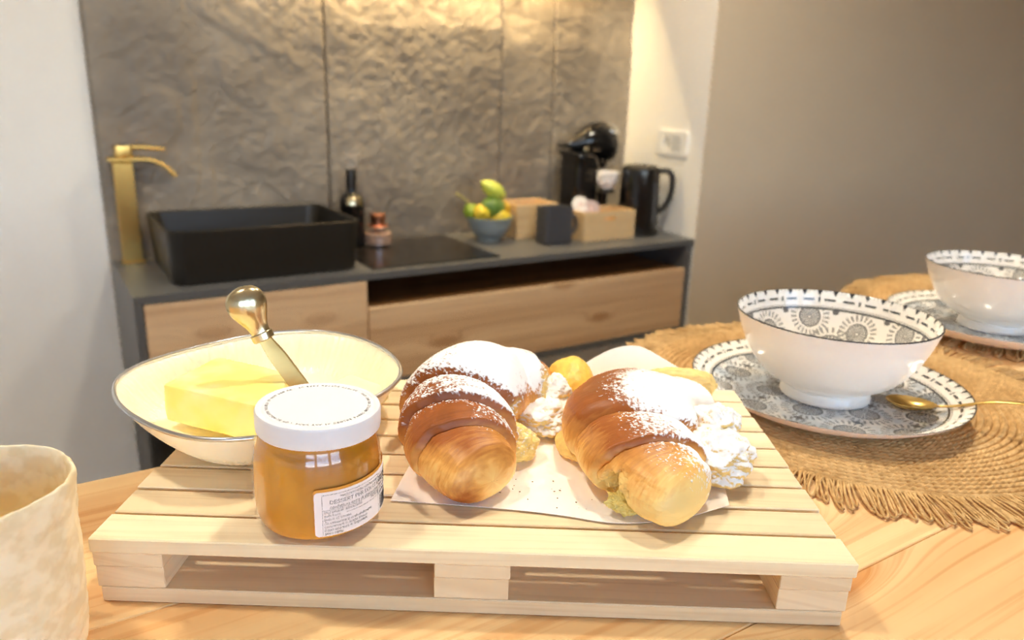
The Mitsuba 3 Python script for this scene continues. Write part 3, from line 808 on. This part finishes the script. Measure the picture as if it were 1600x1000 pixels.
lump('crumb', t, (.050, .171, .018), (.013, .018, .0150), 21, srgb(238, 214, 140), .75, .32, 2.4)
lump('tip', t, (.0615, .188, .021), (.018, .028, .0195), 8, srgb(246, 200, 92), .0, .12, 1.4, 'smooth yellow tip')


def sugar_right(q, N, S, PH):
    c = np.cos(PH)
    return ramp(c, -.55, .35) * (.30 + .85 * ramp(S, .12, .45)) + .9 * ramp(c, .3, .9)


t = thing('croissant', 'sugar-dusted croissant with cream spilling on its right, right of the other', 'croissant')
m, col = croissant([(.122, .029), (.105, .048), (.096, .081), (.095, .115), (.109, .148), (.137, .171), (.164, .182)],
                   [.026, .034, .041, .044, .042, .032, .018], [.030, .039, .046, .050, .046, .035, .020],
                   [-.10, .19, .345, .85, .97, 1.15], 7, skew=.012, depth=.32, crest=3, pale=.20,
                   dents=[(.081, .041, .012, .015, .012, .5, .8, .15)], sugar=sugar_right)
m.apply_translation([0, 0, .0026])
m.apply_transform(M_P)
part(t, 'crust', m, 'mat_crust', True, color=col)
lump('cream_filling', t, (.146, .087, .016), (.021, .024, .016), 11, srgb(222, 190, 120), .72, .34, 2.6, 'lumpy cream under icing sugar')
lump('cream_filling', t, (.153, .118, .019), (.015, .018, .016), 12, srgb(226, 200, 130), .72, .34, 2.6)
lump('sugar_lump', t, (.165, .135, .021), (.008, .006, .005), 13, srgb(240, 226, 180), 1.6, .4, 2.2, 'white sugar lump')
lump('bottom_crust', t, (.066, .120, .007), (.018, .030, .0065), 14, srgb(240, 205, 124), .0, .15, 1.6, 'flat yellow bottom crust')
lump('torn_crumb', t, (.086, .040, .009), (.012, .008, .007), 15, srgb(216, 196, 116), .1, .6, 2.6, 'stringy torn crumb')
"""rear edge"""
lump('tip', t, (.142, .202, .016), (.032, .012, .0155), 16, srgb(240, 208, 132), .0, .2, 1.6, 'smooth yellow rear edge')
for i in range(26):
    pass
cr = []
for i in range(34):
    u, v = rng.uniform(-.03, .12), rng.uniform(.04, .075)
    cr.append(blob((u, v, .0022), np.array([1, .8, .5]) * rng.uniform(.0002, .0006), .4, 2, 1, i))
m = cat(*cr); m.apply_transform(M_P)
single('crumbs', m, principled('mat_crumb', srgb(120, 90, 60), .8, .2), 'dark crumbs scattered on the baking paper in front of the croissants', 'crumbs', kind='stuff')

# ------------------------------------------------------------------ jam jar
t = thing('jam_jar', 'small glass jar of amber jam with white lid and paper label', 'jar')
jc = O_P + E_P * (-.0860) + D_P * .0285
JA = math.atan2(-jc[1], -jc[0])            # towards the camera
R0 = .0343
prof_o = [(.0001, .0008), (.024, .0008), (.029, .0012), (.0322, .004), (.0338, .009), (R0, .017), (R0, .027), (.0340, .036), (.0333, .0435), (.0321, .0490), (.0308, .0522), (.0302, .0555), (.0300, .0625), (.0285, .0628)]
prof_i = [(.0283, .0560), (.0288, .0535), (.0310, .050), (.0322, .046), (.0323, .016), (.0318, .009), (.029, .005), (.024, .0036), (.0001, .0036)]
glass = np.array(prof_o + prof_i)
po = spline(prof_o[1:-2], 60); pi_ = spline(prof_i[1:-1], 40)
jm = lathe(np.vstack([[prof_o[0]], po, prof_o[-2:]]), 128)
part(t, 'glass', mv(jm, *jc), 'mat_jar_glass', 60)


def jam_col(p, n, uv):
    f = fbm(p.x * 38, p.y * 38, p.z * 26, 3)
    return mix(srgb(168, 104, 10), srgb(204, 142, 30), smoothstep(.25, .78, f))


principled('mat_jam', jam_col, .25, .5)
pj = np.array([(.0001, .0028), (.023, .0028), (.0290, .0042), (.0316, .0082), (.0330, .016), (.0330, .027), (.0327, .036), (.0320, .0432), (.0309, .0482), (.0296, .0516), (.0290, .0570), (.0001, .0570)])
part(t, 'jam', mv(lathe(np.vstack([pj[:1], spline(pj[1:-1], 50), pj[-1:]]), 96), *jc), 'mat_jam', 60, label='amber jam with fruit pulp')
lid_M = mat4(rot([math.cos(JA), math.sin(JA), 0], -1.6)[:3, :3], jc + UP * .0000)
pl = [(.0306, .0556), (.0318, .0553), (.0324, .0560), (.0326, .0585), (.0326, .0655), (.0320, .0668), (.0308, .0672), (.0297, .0668), (.0291, .0664), (.0284, .0668), (.0278, .0671), (.0001, .0671), (.0001, .0655), (.0304, .0655), (.0306, .0556)]
lid_c = principled('mat_lid', srgb(222, 223, 228), .3, .5)
part(t, 'lid', xf(lathe(pl, 128), lid_M), lid_c, 40, label='white metal twist lid')


def arc_text(text, r, height, z, start, M):
    """capitals set all round a circle, feet towards the rim"""
    wd = np.array([.55 if ch == ' ' else .6 if ch in 'IJ-' else .9 for ch in text]); wd = wd / wd.sum() * 2 * math.pi
    ms = []
    for ch, a in zip(text, start + np.cumsum(wd) - wd / 2):
        if ch == ' ': continue
        g = meshkit.text_mesh(ch, height, .00012, True)
        g.apply_translation([-(g.bounds[0][0] + g.bounds[1][0]) / 2, 0, 0])
        g.apply_transform(rot([0, 0, 1], math.degrees(a) + 90)); g.apply_translation([r * math.cos(a), r * math.sin(a), z]); ms.append(g)
    m = cat(*ms); m.apply_transform(M); return m


txt = 'DO NOT USE IF CENTRE BUTTON IS UP - PUSH AND IF CENTRE PANEL MOVES DO NOT USE - SAFETY BUTTON POPS UP - '
part(t, 'lid_lettering', arc_text(txt, .0272, .00140, .06712, JA - 2.6, lid_M), 'mat_lid_print', label='ring of tiny grey capitals')


def wrap(mesh, r, a_mid, z0):
    """bend a flat mesh (x along the label, y up, z outwards) around the jar"""
    m = mesh.copy(); v = m.vertices
    a = a_mid + v[:, 0] / r; rr = r + v[:, 2]
    m.vertices = np.column_stack([jc[0] + rr * np.cos(a), jc[1] + rr * np.sin(a), jc[2] + z0 + v[:, 1]]); return m


def flat_patch(x0, x1, y0, y1, z, nx=40, r=.002):
    o = Polygon(rrect(x0, x1, y0, y1, r, 4))
    strips = [o.intersection(sbox(a, y0 - 1, b, y1 + 1)) for a, b in zip(np.linspace(x0, x1, nx + 1)[:-1], np.linspace(x0, x1, nx + 1)[1:])]
    ms = [extr(s, .00012) for s in strips if not s.is_empty]
    m = cat(*ms); m.apply_translation([0, 0, z]); return m


LW, LH = .060, .0250
A_L = JA - .08 + LW / 2 / R0
LZ = .0088
part(t, 'label_border', wrap(flat_patch(-LW / 2 - .0002, LW / 2 + .0002, -.0006, LH + .0016, .0002), R0, A_L, LZ), principled('mat_label_gold', srgb(214, 150, 62), .4, .4))
part(t, 'label', wrap(flat_patch(-LW / 2, LW / 2, 0, LH, .0004), R0, A_L, LZ), principled('mat_label', srgb(240, 232, 230), .6, .2), label='white paper label with small print')
lines = [(-.017, .0208, .0012, 'PRODOTTO CON FRUTTA SCELTA'), (-.0225, .0178, .0021, 'DESSERT PER DOLCI E GELATI'), (-.0225, .0152, .0016, 'confettura extra di albicocche'), (-.0255, .0128, .0014, 'Ingredienti: albicocche'), (-.0255, .0108, .0014, 'zucchero'), (-.0255, .0088, .0014, 'succo di limone'), (-.0255, .0067, .0014, 'Da consumarsi preferibilmente'), (-.0255, .0047, .0014, 'conservare in luogo fresco'), (-.0255, .0027, .0014, 'dopo apertura in frigorifero'), (-.0255, .0008, .0014, 'peso netto'), (.0015, .0128, .0020, '300 g'), (.0105, .0200, .0013, 'valori medi per 100 g'), (.0105, .0178, .0013, 'energia kJ kcal'), (.0105, .0156, .0013, 'grassi carboidrati'), (.0105, .0134, .0013, 'zuccheri proteine'), (.0105, .0112, .0013, 'sale fibre')]
tm = []
for x, y, h, s in lines:
    g = meshkit.text_mesh(s, h, .0001); g.apply_translation([x, y, .00055]); tm.append(g)
for x0, x1, y in ((-.026, .0092, .0232), (-.014, .0092, .0113), (-.026, .0092, .0145), (.0098, .027, .0222), (.0098, .027, .0106)):
    tm.append(trimesh.creation.box(bounds=[[x0, y, .00055], [x1, y + .00018, .00064]]).subdivide().subdivide().subdivide())
for x in (-.0262, .0094): tm.append(trimesh.creation.box(bounds=[[x, .0006, .00055], [x + .00018, .0231, .00064]]))
for i in range(22):
    x = .0115 + i * .00062
    tm.append(trimesh.creation.box(bounds=[[x, .0012, .00055], [x + (.00018 if (i * 7) % 3 else .0004), .0094, .00064]]))
part(t, 'label_print', wrap(cat(*tm), R0, A_L, LZ), 'mat_print', label='small dark print and bar code')

# ------------------------------------------------------------------ butter dish
t = thing('butter_dish', 'cream fluted dish with thin silver rim at the left end of the pallet', 'dish')
RIM = [(-.2385, .116), (-.2453, .1424), (-.236, .176), (-.2136, .2072), (-.1803, .2380), (-.1408, .2491), (-.1069, .2375), (-.0759, .2062), (-.0602, .1727), (-.0575, .1475), (-.0655, .1200), (-.0870, .0830), (-.1080, .0600), (-.125, .0500), (-.1467, .0462), (-.1707, .0512), (-.2025, .0716), (-.2252, .0939)]
ro = spline(RIM, 720, closed=True)
fz = np.fft.rfft(ro[:, 0] + 0), np.fft.rfft(ro[:, 1] + 0)
for z_ in fz: z_[9:] = 0
ro = np.column_stack([np.fft.irfft(fz[0], 720), np.fft.irfft(fz[1], 720)])
if shapely.Polygon(ro).exterior.is_ccw is False: ro = ro[::-1]
cen = np.array([-.153, .146]); ro[:, 0] -= .003
DH = .035
tn = np.roll(ro, -1, 0) - np.roll(ro, 1, 0); tn /= np.linalg.norm(tn, axis=1, keepdims=True); nin = np.column_stack([-tn[:, 1], tn[:, 0]])


def dish_ring(f, z, flute=0.0, off=0.0):
    """outline shrunk towards the centre by the share f"""
    o = cen + (ro - cen) * (1 - f)
    if flute: o = o + nin * (flute * (.5 + .5 * np.sin(np.arange(720) * 2 * math.pi / 7.2)))[:, None]
    return np.column_stack([o + nin * off, np.full(720, z)])


out_p = [(.58, .0012), (.44, .0012), (.37, .002), (.28, .0052), (.19, .0122), (.115, .0205), (.06, .0285), (.022, .0330), (.006, .0345)]
in_p = [(.010, .0338), (.036, .0300), (.08, .0240), (.145, .0165), (.225, .0095), (.32, .0050), (.43, .0038), (.60, .0034)]
rings = [dish_ring(f, z, .0009 if .02 < f < .45 else 0) for f, z in spline(out_p, 34)] + [dish_ring(.002, .0352), dish_ring(.006, .0356)] + [dish_ring(f, z) for f, z in spline(in_p, 30)]
m = loft(rings); m.apply_transform(M_P)
principled('mat_cream_glaze', srgb(253, 244, 214), .3, .5)
part(t, 'body', m, 'mat_cream_glaze', True)
rm = tube(np.column_stack([cen + (ro - cen) * .9965, np.full(720, .0357)]), .0015, 8, closed=True); rm.apply_transform(M_P)
part(t, 'rim_line', rm, 'mat_steel', True, label='thin silver rim')


# butter
def slab(c4, z0, z1, seed, top_in=.0015):
    """a block over four corners (ccw), edges eased and surfaces slightly uneven"""
    c4 = np.array(c4, float); m_ = c4.mean(0); rs = []
    P = Polygon(c4).buffer(-.0035).buffer(.0035, quad_segs=5).exterior
    o = np.array([P.interpolate(d).coords[0] for d in np.linspace(0, P.length, 160, endpoint=False)])
    if not Polygon(o).exterior.is_ccw: o = o[::-1]
    for z, i in ((z0, .05), (z0 + .001, .01), (z0 + .003, 0), (z0 + (z1 - z0) * .35, -.006), (z0 + (z1 - z0) * .7, 0), (z1 - .002, .006), (z1 - .0006, .02), (z1, .05)):
        rs.append(np.column_stack([m_ + (o - m_) * (1 - i), np.full(160, z)]))
    for f in (.2, .45, .7, .9): rs.append(np.column_stack([m_ + (o - m_) * (1 - f), np.full(160, z1)]))
    m = loft(rs)
    n = meshkit.fbm(m.vertices * np.array([55, 55, 90]) + seed, 4, seed) - .5
    m.vertices += np.array(m.vertex_normals) * (n * .0030)[:, None]
    return m


principled('mat_butter', lambda p, n, uv: mix(srgb(250, 231, 128), srgb(252, 239, 168), smoothstep(.3, .7, fbm(p.x * 45, p.y * 45, p.z * 45, 3))), .45, .4, sheen=.1)
m = slab([(-.214, .124), (-.138, .092), (-.132, .150), (-.199, .182)], .0, .0265, 3)
sh = rot([1, 0, 0], 1.0); m.apply_translation([0, 0, .0098]); m.apply_transform(M_P)
single('butter_block', m, 'mat_butter', 'large yellow block of butter in the cream dish', 'butter', smooth=True)
m = slab([(-.118, .172), (-.080, .150), (-.072, .176), (-.106, .200)], .0, .0105, 9); m.apply_translation([0, 0, .0078]); m.apply_transform(M_P)
single('butter_slice', m, principled('mat_butter_pale', srgb(252, 240, 190), .45, .4), 'thin pale slice of butter at the right side of the dish behind the jar', 'butter', smooth=True)

# knife standing in the dish
t = thing('butter_knife', 'small gold butter knife with bulbous handle leaning in the dish', 'knife')
kA, kB, kC, kD = np.array([-.1075, .1330, .0085]), np.array([-.1263, .1406, .0339]), np.array([-.1500, .1392, .0672]), np.array([-.1625, .1400, .0960])
kz = (kD - kA); kz = np.array([-.0295, .003, .0445]); kz /= np.linalg.norm(kz)
kz2 = (kB - kA) / np.linalg.norm(kB - kA)


def knife_frame(o, d):
    cam_l = np.array([.0183, -.3429, .2294]) - o; cam_l /= np.linalg.norm(cam_l)
    y = cam_l - d * (cam_l @ d); y /= np.linalg.norm(y); x = np.cross(y, d)
    return x, y


bx_, by_ = knife_frame(kC, (kC - kA) / np.linalg.norm(kC - kA))
rs = []
for k in np.linspace(0, 1, 24):
    c = kA + (kC - kA) * k
    wdt = .0058 * min(1, (k / .22 + .03) ** .6) * (1 - .28 * ramp(np.array(k), .72, 1.0)); th = .0009
    rs.append([c + bx_ * wdt * a + by_ * th * b for a, b in ((-1, 0), (-.75, -.8), (.75, -1), (.96, -1), (1, 0), (.96, 1), (.75, 1), (-.75, .8))])
m = loft(rs); m.apply_transform(M_P)
part(t, 'blade', m, principled('mat_blade', (.80, .52, .18), .3, metallic=1.0), 30)
hd = (kD - kC) / np.linalg.norm(kD - kC); hx, hy = knife_frame(kC, hd)
hl = np.linalg.norm(kD - kC)
hp = spline([(-.05, .0058), (.0, .0062), (.10, .0062), (.26, .0072), (.46, .0102), (.66, .0126), (.84, .0128), (1.00, .0104), (1.10, .0056), (1.135, .0012)], 50)
rs = []
for k, r in hp:
    c = kC + hd * hl * k
    rs.append([c + hx * r * math.cos(a) + hy * r * .62 * math.sin(a) for a in np.linspace(0, 2 * math.pi, 40, endpoint=False)])
m = loft(rs); m.apply_transform(M_P)
part(t, 'handle', m, 'mat_gold_pale', True)
rs = []
for k, r in ((-.10, .0062), (-.08, .0072), (.06, .0074), (.08, .0068)):
    c = kC + hd * hl * k
    rs.append([c + hx * r * math.cos(a) + hy * r * .7 * math.sin(a) for a in np.linspace(0, 2 * math.pi, 40, endpoint=False)])
m = loft(rs); m.apply_transform(M_P)
part(t, 'collar', m, 'mat_gold_pale', 35)

# ------------------------------------------------------------------ woven placemats
def straw(p, n, uv):
    t = fbm(p.x * 260, p.y * 260, p.z * 260, 3)
    g = fbm(p.x * 22, p.y * 22, 0, 3)
    return mix(srgb(178, 138, 86), srgb(216, 180, 126), smoothstep(.25, .75, .6 * t + .4 * g))


principled('mat_straw', straw, .75, .2)


def braid_disc(R, nth, per, pitch=.0060, r_in=.012):
    nr = int((R - r_in) / pitch)
    rr = np.linspace(R - nr * pitch, R, nr * per + 1)
    th = np.linspace(0, 2 * math.pi, nth, endpoint=False)
    A, B = np.meshgrid(rr, th, indexing='ij')
    x = (A - rr[0]) / pitch; ring = np.floor(np.minimum(x, nr - 1e-6)); x = np.clip(x - ring, 0, 1)
    ridge = np.sqrt(np.clip(1 - (2 * x - 1) ** 2, 0, 1))
    arc = B * R * np.maximum(.25, (ring + .5) * pitch / R * 1.0 + .06)
    ph = arc / .0058 * 1.0
    tw = np.where(x < .5, x, 1 - x) * 1.6
    plait = .5 + .5 * np.cos(2 * math.pi * (ph + np.where(x < .5, 0, .5) - tw))
    Z = .0004 + .0042 * ridge * (.68 + .32 * plait)
    Z += .0006 * (meshkit.fbm(np.stack([A * np.cos(B) * 60, A * np.sin(B) * 60, A * 0], -1), 2, 5) - .5)
    top = np.stack([A * np.cos(B), A * np.sin(B), Z], -1)
    m_ = nth
    k = len(rr)
    i, j = np.meshgrid(np.arange(k - 1), np.arange(m_), indexing='ij'); j2 = (j + 1) % m_
    q = np.stack([i * m_ + j, (i + 1) * m_ + j, (i + 1) * m_ + j2, i * m_ + j2], -1).reshape(-1, 4)
    v = top.reshape(-1, 3)
    low = np.stack([R * np.cos(th), R * np.sin(th), th * 0 + .0003], -1)
    n0 = len(v); v = np.vstack([v, low, [[0, 0, .003]], [[0, 0, .0003]]])
    jj = np.arange(m_); jn = (jj + 1) % m_
    sd = np.stack([(k - 1) * m_ + jj, n0 + jj, n0 + jn, (k - 1) * m_ + jn], -1)
    Q = np.vstack([q, sd])
    f = np.vstack([Q[:, [0, 1, 2]], Q[:, [0, 2, 3]], np.stack([jj, jn, jj * 0 + n0 + m_], 1), np.stack([n0 + jn, n0 + jj, jj * 0 + n0 + m_ + 1], 1)])
    return vf(v, f)


def fringe(R, n, seed, length=.037, cx=0, cy=0):
    g = np.random.default_rng(seed); ms = []
    for i in range(n):
        a = 2 * math.pi * (i + g.uniform(-.3, .3)) / n
        l = length * g.uniform(.82, 1.12); sk = .10 + g.normal(0, .09); w = g.uniform(.0013, .0026)
        zt = g.uniform(.0018, .0044); r = .0010
        er = np.array([math.cos(a), math.sin(a), 0]); et = np.array([-math.sin(a), math.cos(a), 0])

        def P(d, s_, z): return er * (R - .002 + d) + et * (s_ + sk * d + .004 * sk * (d / l) ** 2) + UP * z
        z_tip = .0012 + g.uniform(0, .0012)
        cv = [P(0, -w * .4, .0030), P(l * .3, -w, zt), P(l * .7, -w * 1.2, zt * .8), P(l * .95, -w * .8, z_tip), P(l, 0, z_tip), P(l * .95, w * .8, z_tip), P(l * .7, w * 1.2, zt * .75), P(l * .3, w, zt * .9), P(0, w * .4, .0030)]
        ms.append(tube(spline(cv, 17), r, 5, caps=False))
    return cat(*ms)


g = 'woven straw placemats'
MAT_C = (.6385, .3935)
t = thing('placemat', 'round woven straw placemat with fringe under the near cup and saucer', 'placemat', g)
part(t, 'braid', mv(braid_disc(.1965, 1600, 8), MAT_C[0], MAT_C[1], TABLE_Z + .0003), 'mat_straw', True)
part(t, 'fringe', mv(fringe(.1965, 340, 3), MAT_C[0], MAT_C[1], TABLE_Z + .0002), 'mat_straw', True, kind='stuff', label='looped straw fringe')
MAT2_C = (1.112, .450)
t = thing('placemat', 'second fringed straw placemat farther along the table at the right edge', 'placemat', g)
part(t, 'braid', mv(braid_disc(.1965, 700, 6), MAT2_C[0], MAT2_C[1], TABLE_Z + .0003), 'mat_straw', True)
part(t, 'fringe', mv(fringe(.1965, 260, 4), MAT2_C[0], MAT2_C[1], TABLE_Z + .0002), 'mat_straw', True, kind='stuff', label='looped straw fringe')

# ------------------------------------------------------------------ patterned china
INK = mi.Color3f(srgb(38, 40, 46)); CHINA = mi.Color3f(srgb(244, 238, 228)); WASH = mi.Color3f(srgb(188, 196, 204))


def medallion(dx, dy, r, fuzzy=0.0):
    """ink of one wheel: dark disc with pale spokes, ring of dashes around it"""
    d = dr.sqrt(dx * dx + dy * dy + 1e-12); a = dr.atan2(dy, dx)
    sp = .5 + .5 * dr.cos(a * 20)
    disc = smoothstep(r * 1.04, r * .98, d)
    rays = smoothstep(.45, .75, sp) * smoothstep(r * .16, r * .3, d) * smoothstep(r * .90, r * .84, d)
    hub = smoothstep(r * .16, r * .10, d)
    wheel = disc * (1 - .9 * rays) * (1 - .9 * hub)
    sp2 = .5 + .5 * dr.cos(a * 24)
    halo = smoothstep(.45, .75, sp2) * smoothstep(r * 1.2, r * 1.26, d) * smoothstep(r * 1.85, r * 1.75, d) * .85
    return dr.maximum(wheel, halo)


def rim_bands(S, A, pitch):
    """ink of lip line, scallop notches, dashes and rings, by distance S from the lip and arc length A"""
    a = A / pitch; fa = a - dr.floor(a) - .5
    ink = smoothstep(.0013, .0009, S)
    big = smoothstep(.24, .18, dr.abs(fa) + S * 30) * smoothstep(.0062, .005, S)
    f2 = a * 4; f2 = f2 - dr.floor(f2) - .5
    small = smoothstep(.20, .12, dr.abs(f2) + S * 40) * smoothstep(.0034, .0028, S)
    b = A / (pitch * 2.6); fb = b - dr.floor(b) - .5
    row = smoothstep(.0013, .0008, dr.abs(S - .0102))
    dash = row * smoothstep(.03, .05, dr.abs(dr.abs(fb) - .27) * -1 + .18)
    tick = smoothstep(.035, .02, dr.abs(fb)) * smoothstep(.0026, .0019, dr.abs(S - .0102))
    rings = .55 * smoothstep(.0007, .0004, dr.abs(S - .0168)) + smoothstep(.0013, .0008, dr.abs(S - .0190))
    return dr.clip(dr.maximum(dr.maximum(ink, dr.maximum(big, small)), dr.maximum(dr.maximum(dash, tick), rings)), 0, 1)


BOWL_S = [0.0]


def bowl_col(p, n, uv):
    S = uv.y - BOWL_S[0]; A = uv.x * (2 * math.pi * .078)
    inside = S > 0
    ink = rim_bands(S, A, .0138)
    # wheels in two staggered rows
    pit = 2 * math.pi * .078 / 10
    m = mi.Float(0)
    for row, (s0, off) in enumerate(((.0335, 0.), (.0600, .5))):
        b = A / pit + off; k = dr.floor(b + .5); dx = (b - k) * pit * (1 if row == 0 else .62); dy = S - s0
        m = dr.maximum(m, medallion(dx, dy + (.006 * dr.cos(k * 3.14159)), .0108 if row == 0 else .0095))
    b = A / pit + .5; k = dr.floor(b + .5); dx = (b - k) * pit; dy = S - .0215
    m = dr.maximum(m, smoothstep(1.0, .85, dr.sqrt(dr.square(dx / .0035) + dr.square(dy / .0028))))
    ink = dr.select(S > .0192, dr.maximum(m * .86, smoothstep(.0200, .0196, S)), ink)
    lip = smoothstep(.0012, .0008, dr.abs(S))
    return mix(CHINA, INK, dr.select(inside, ink, lip))


def plate_col(p, n, uv):
    x, y = uv.x, uv.y
    r = dr.sqrt(x * x + y * y + 1e-12); A = dr.atan2(y, x) * .119; S = .119 - r
    ink = rim_bands(S, A, .0138)
    a, b = .047, .047 * .866
    best = mi.Float(0); ov = mi.Float(0)
    for ox, oy in ((0., 0.), (.5 * a, b)):
        u = (x - ox) / a; v = (y - oy) / (2 * b)
        dx = (u - dr.floor(u + .5)) * a; dy = (v - dr.floor(v + .5)) * 2 * b
        best = dr.maximum(best, medallion(dx, dy, .0125))
        u2 = (x - ox) / a + .5
        dx2 = (u2 - dr.floor(u2 + .5)) * a
        ov = dr.maximum(ov, smoothstep(1.0, .8, dr.sqrt(dr.square(dx2 / .0030) + dr.square(dy / .0052))))
    wash = mix(CHINA, WASH, .85 * smoothstep(.25, .7, fbm(x * 60, y * 60, 3.0, 3)) + .1)
    c_in = mix(wash, INK, dr.clip(dr.maximum(best * .9, ov * .92), 0, 1))
    c_in = mix(c_in, INK, smoothstep(.0200, .0196, S))
    return dr.select(S > .0192, c_in, mix(CHINA, INK, ink))


for nm, fn in (('mat_bowl_china', bowl_col), ('mat_plate_china', plate_col)):
    scene[nm] = {'type': 'twosided', 'bsdf': {'type': 'principled', 'base_color': proc(fn), 'roughness': .09, 'specular': .6}}
principled('mat_china_plain', srgb(240, 232, 224), .12, .6)

SA_IN = [(.119, .0215), (.1175, .0212), (.108, .0160), (.098, .0112), (.090, .0082), (.080, .0068), (.045, .0062), (.0001, .0062)]
SA_OUT = [(.0001, .0010), (.055, .0010), (.060, .0004), (.0625, .0004), (.064, .0030), (.085, .0050), (.100, .0095), (.112, .0160), (.118, .0204), (.119, .0215)]
BO_OUT = [(.0365, .0), (.0385, .0004), (.0390, .0030), (.0372, .0085), (.0385, .0120), (.050, .0180), (.062, .0280), (.072, .0425), (.0795, .0590), (.0835, .0710), (.0850, .0760)]
BO_IN = [(.0848, .0768), (.0838, .0768), (.0830, .0755), (.0780, .0595), (.0705, .0440), (.0605, .0300), (.048, .0200), (.030, .0150), (.0001, .0140)]


def china(cx, cy, lab_s, lab_b, rz=0.0):
    zt = TABLE_Z + .0050
    t = thing('saucer', lab_s, 'saucer', 'patterned black and white saucers')
    top, uv = lathe(np.vstack([spline(SA_IN[:-1], 60), SA_IN[-1:]]), 160, uvs=True)
    c, s = math.cos(rz), math.sin(rz)
    uvp = top.vertices[:, :2] @ np.array([[c, -s], [s, c]])
    part(t, 'patterned_face', mv(vf(top.vertices, top.faces), cx, cy, zt), 'mat_plate_china', True, uv=uvp)
    part(t, 'underside', mv(lathe(spline(SA_OUT, 60), 160), cx, cy, zt), 'mat_china_plain', True)
    t = thing('teacup', lab_b, 'cup', 'wide patterned cups without handle')
    zb = zt + .0068
    po_, pi2 = spline(BO_OUT, 70), spline(BO_IN[1:-1], 70)
    full = np.vstack([[(.0001, .0060), (.033, .0060), (.0345, .0010)], po_, BO_IN[:1], pi2, BO_IN[-1:]])
    sl = np.concatenate([[0], np.cumsum(np.linalg.norm(np.diff(full, axis=0), axis=1))])
    BOWL_S[0] = float(sl[3 + 70])
    m, uv = lathe(full, 180, uvs=True)
    uv[:, 0] = (uv[:, 0] + rz / 6.28)
    part(t, 'bowl', mv(m, cx, cy, zb), 'mat_bowl_china', True, uv=uv)
    return zt


CUP = (.5945, .3900)
china(*CUP, 'patterned black and white saucer under the near cup', 'wide patterned white cup with black lip standing on the near saucer', .35)
CUP2 = (.974, .430)
china(*CUP2, 'patterned saucer cut by the right edge of the photo, behind the near cup', 'patterned white cup on the farther saucer at the right edge', 1.1)

# teaspoon on the near saucer
t = thing('teaspoon', 'gold teaspoon lying on the near saucer right of the cup foot', 'spoon')
SPD = np.array([.456, -.890]); SPD /= np.linalg.norm(SPD); SPN = np.array([-SPD[1], SPD[0]])
sc = np.array([.6335, .3310])
rs_o, rs_i = [], []
for k in np.linspace(-1, 1, 28):
    l = .0205; w = .0140 * math.sqrt(max(1e-4, 1 - k * k)) * (1 - .12 * k); dpt = .0062 * (1 - k * k)
    base = sc + SPD * (k * l); z0 = TABLE_Z + .0182 + .0006 * k
    a = np.linspace(0, math.pi, 13)
    up_ = [(base + SPN * w * math.cos(x_), z0 - dpt * math.sin(x_)) for x_ in a]
    dn_ = [(base + SPN * w * math.cos(x_) * .93, z0 + .0003 - dpt * math.sin(x_) * .88) for x_ in a[::-1]]
    rs_o.append([(p_[0], p_[1], z_) for p_, z_ in up_ + dn_])
part(t, 'bowl', loft(rs_o), 'mat_gold', True)
hs = np.array([np.append(sc + SPD * d_, TABLE_Z + z_) for d_, z_ in ((.0195, .0184), (.032, .0215), (.052, .0295), (.075, .0350), (.105, .0372))])
hsp = spline(hs, 30); rs = []
for i, c in enumerate(hsp):
    k = i / 29; w = .0018 + .0032 * k ** 2
    rs.append([(c[0] + SPN[0] * w * math.cos(a), c[1] + SPN[1] * w * math.cos(a), c[2] + .0011 * math.sin(a)) for a in np.linspace(0, 2 * math.pi, 14, endpoint=False)][::-1])
part(t, 'handle', loft(rs), 'mat_gold', True)

# ------------------------------------------------------------------ textured tumbler at the left edge
t = thing('tumbler', 'cream pebbled tumbler on the table at the left edge beside the pallet', 'tumbler')
TU = (-.0365, .3790)
prof = spline([(.030, .0006), (.034, .003), (.0365, .015), (.0385, .045), (.0395, .082), (.0400, .094), (.0388, .095), (.0376, .084), (.0360, .045), (.0335, .018), (.025, .011)], 90)
m = lathe(np.vstack([[(.0001, .0006)], prof, [(.0001, .0105)]]), 200)
v = m.vertices; rr = np.hypot(v[:, 0], v[:, 1]); out_ = (rr > .0335)
bm = meshkit.fbm(v * 170, 3, 8) - .5
m.vertices[:, :2] *= (1 + (.075 * bm * np.clip((rr - .030) / .006, 0, 1)))[:, None]
part(t, 'body', mv(m, TU[0], TU[1], TABLE_Z), principled('mat_pebbled', lambda p, n, uv: mix(srgb(226, 208, 170), srgb(238, 224, 192), smoothstep(.35, .65, fbm(p.x * 150, p.y * 150, p.z * 150, 3))), .3, .5), True)
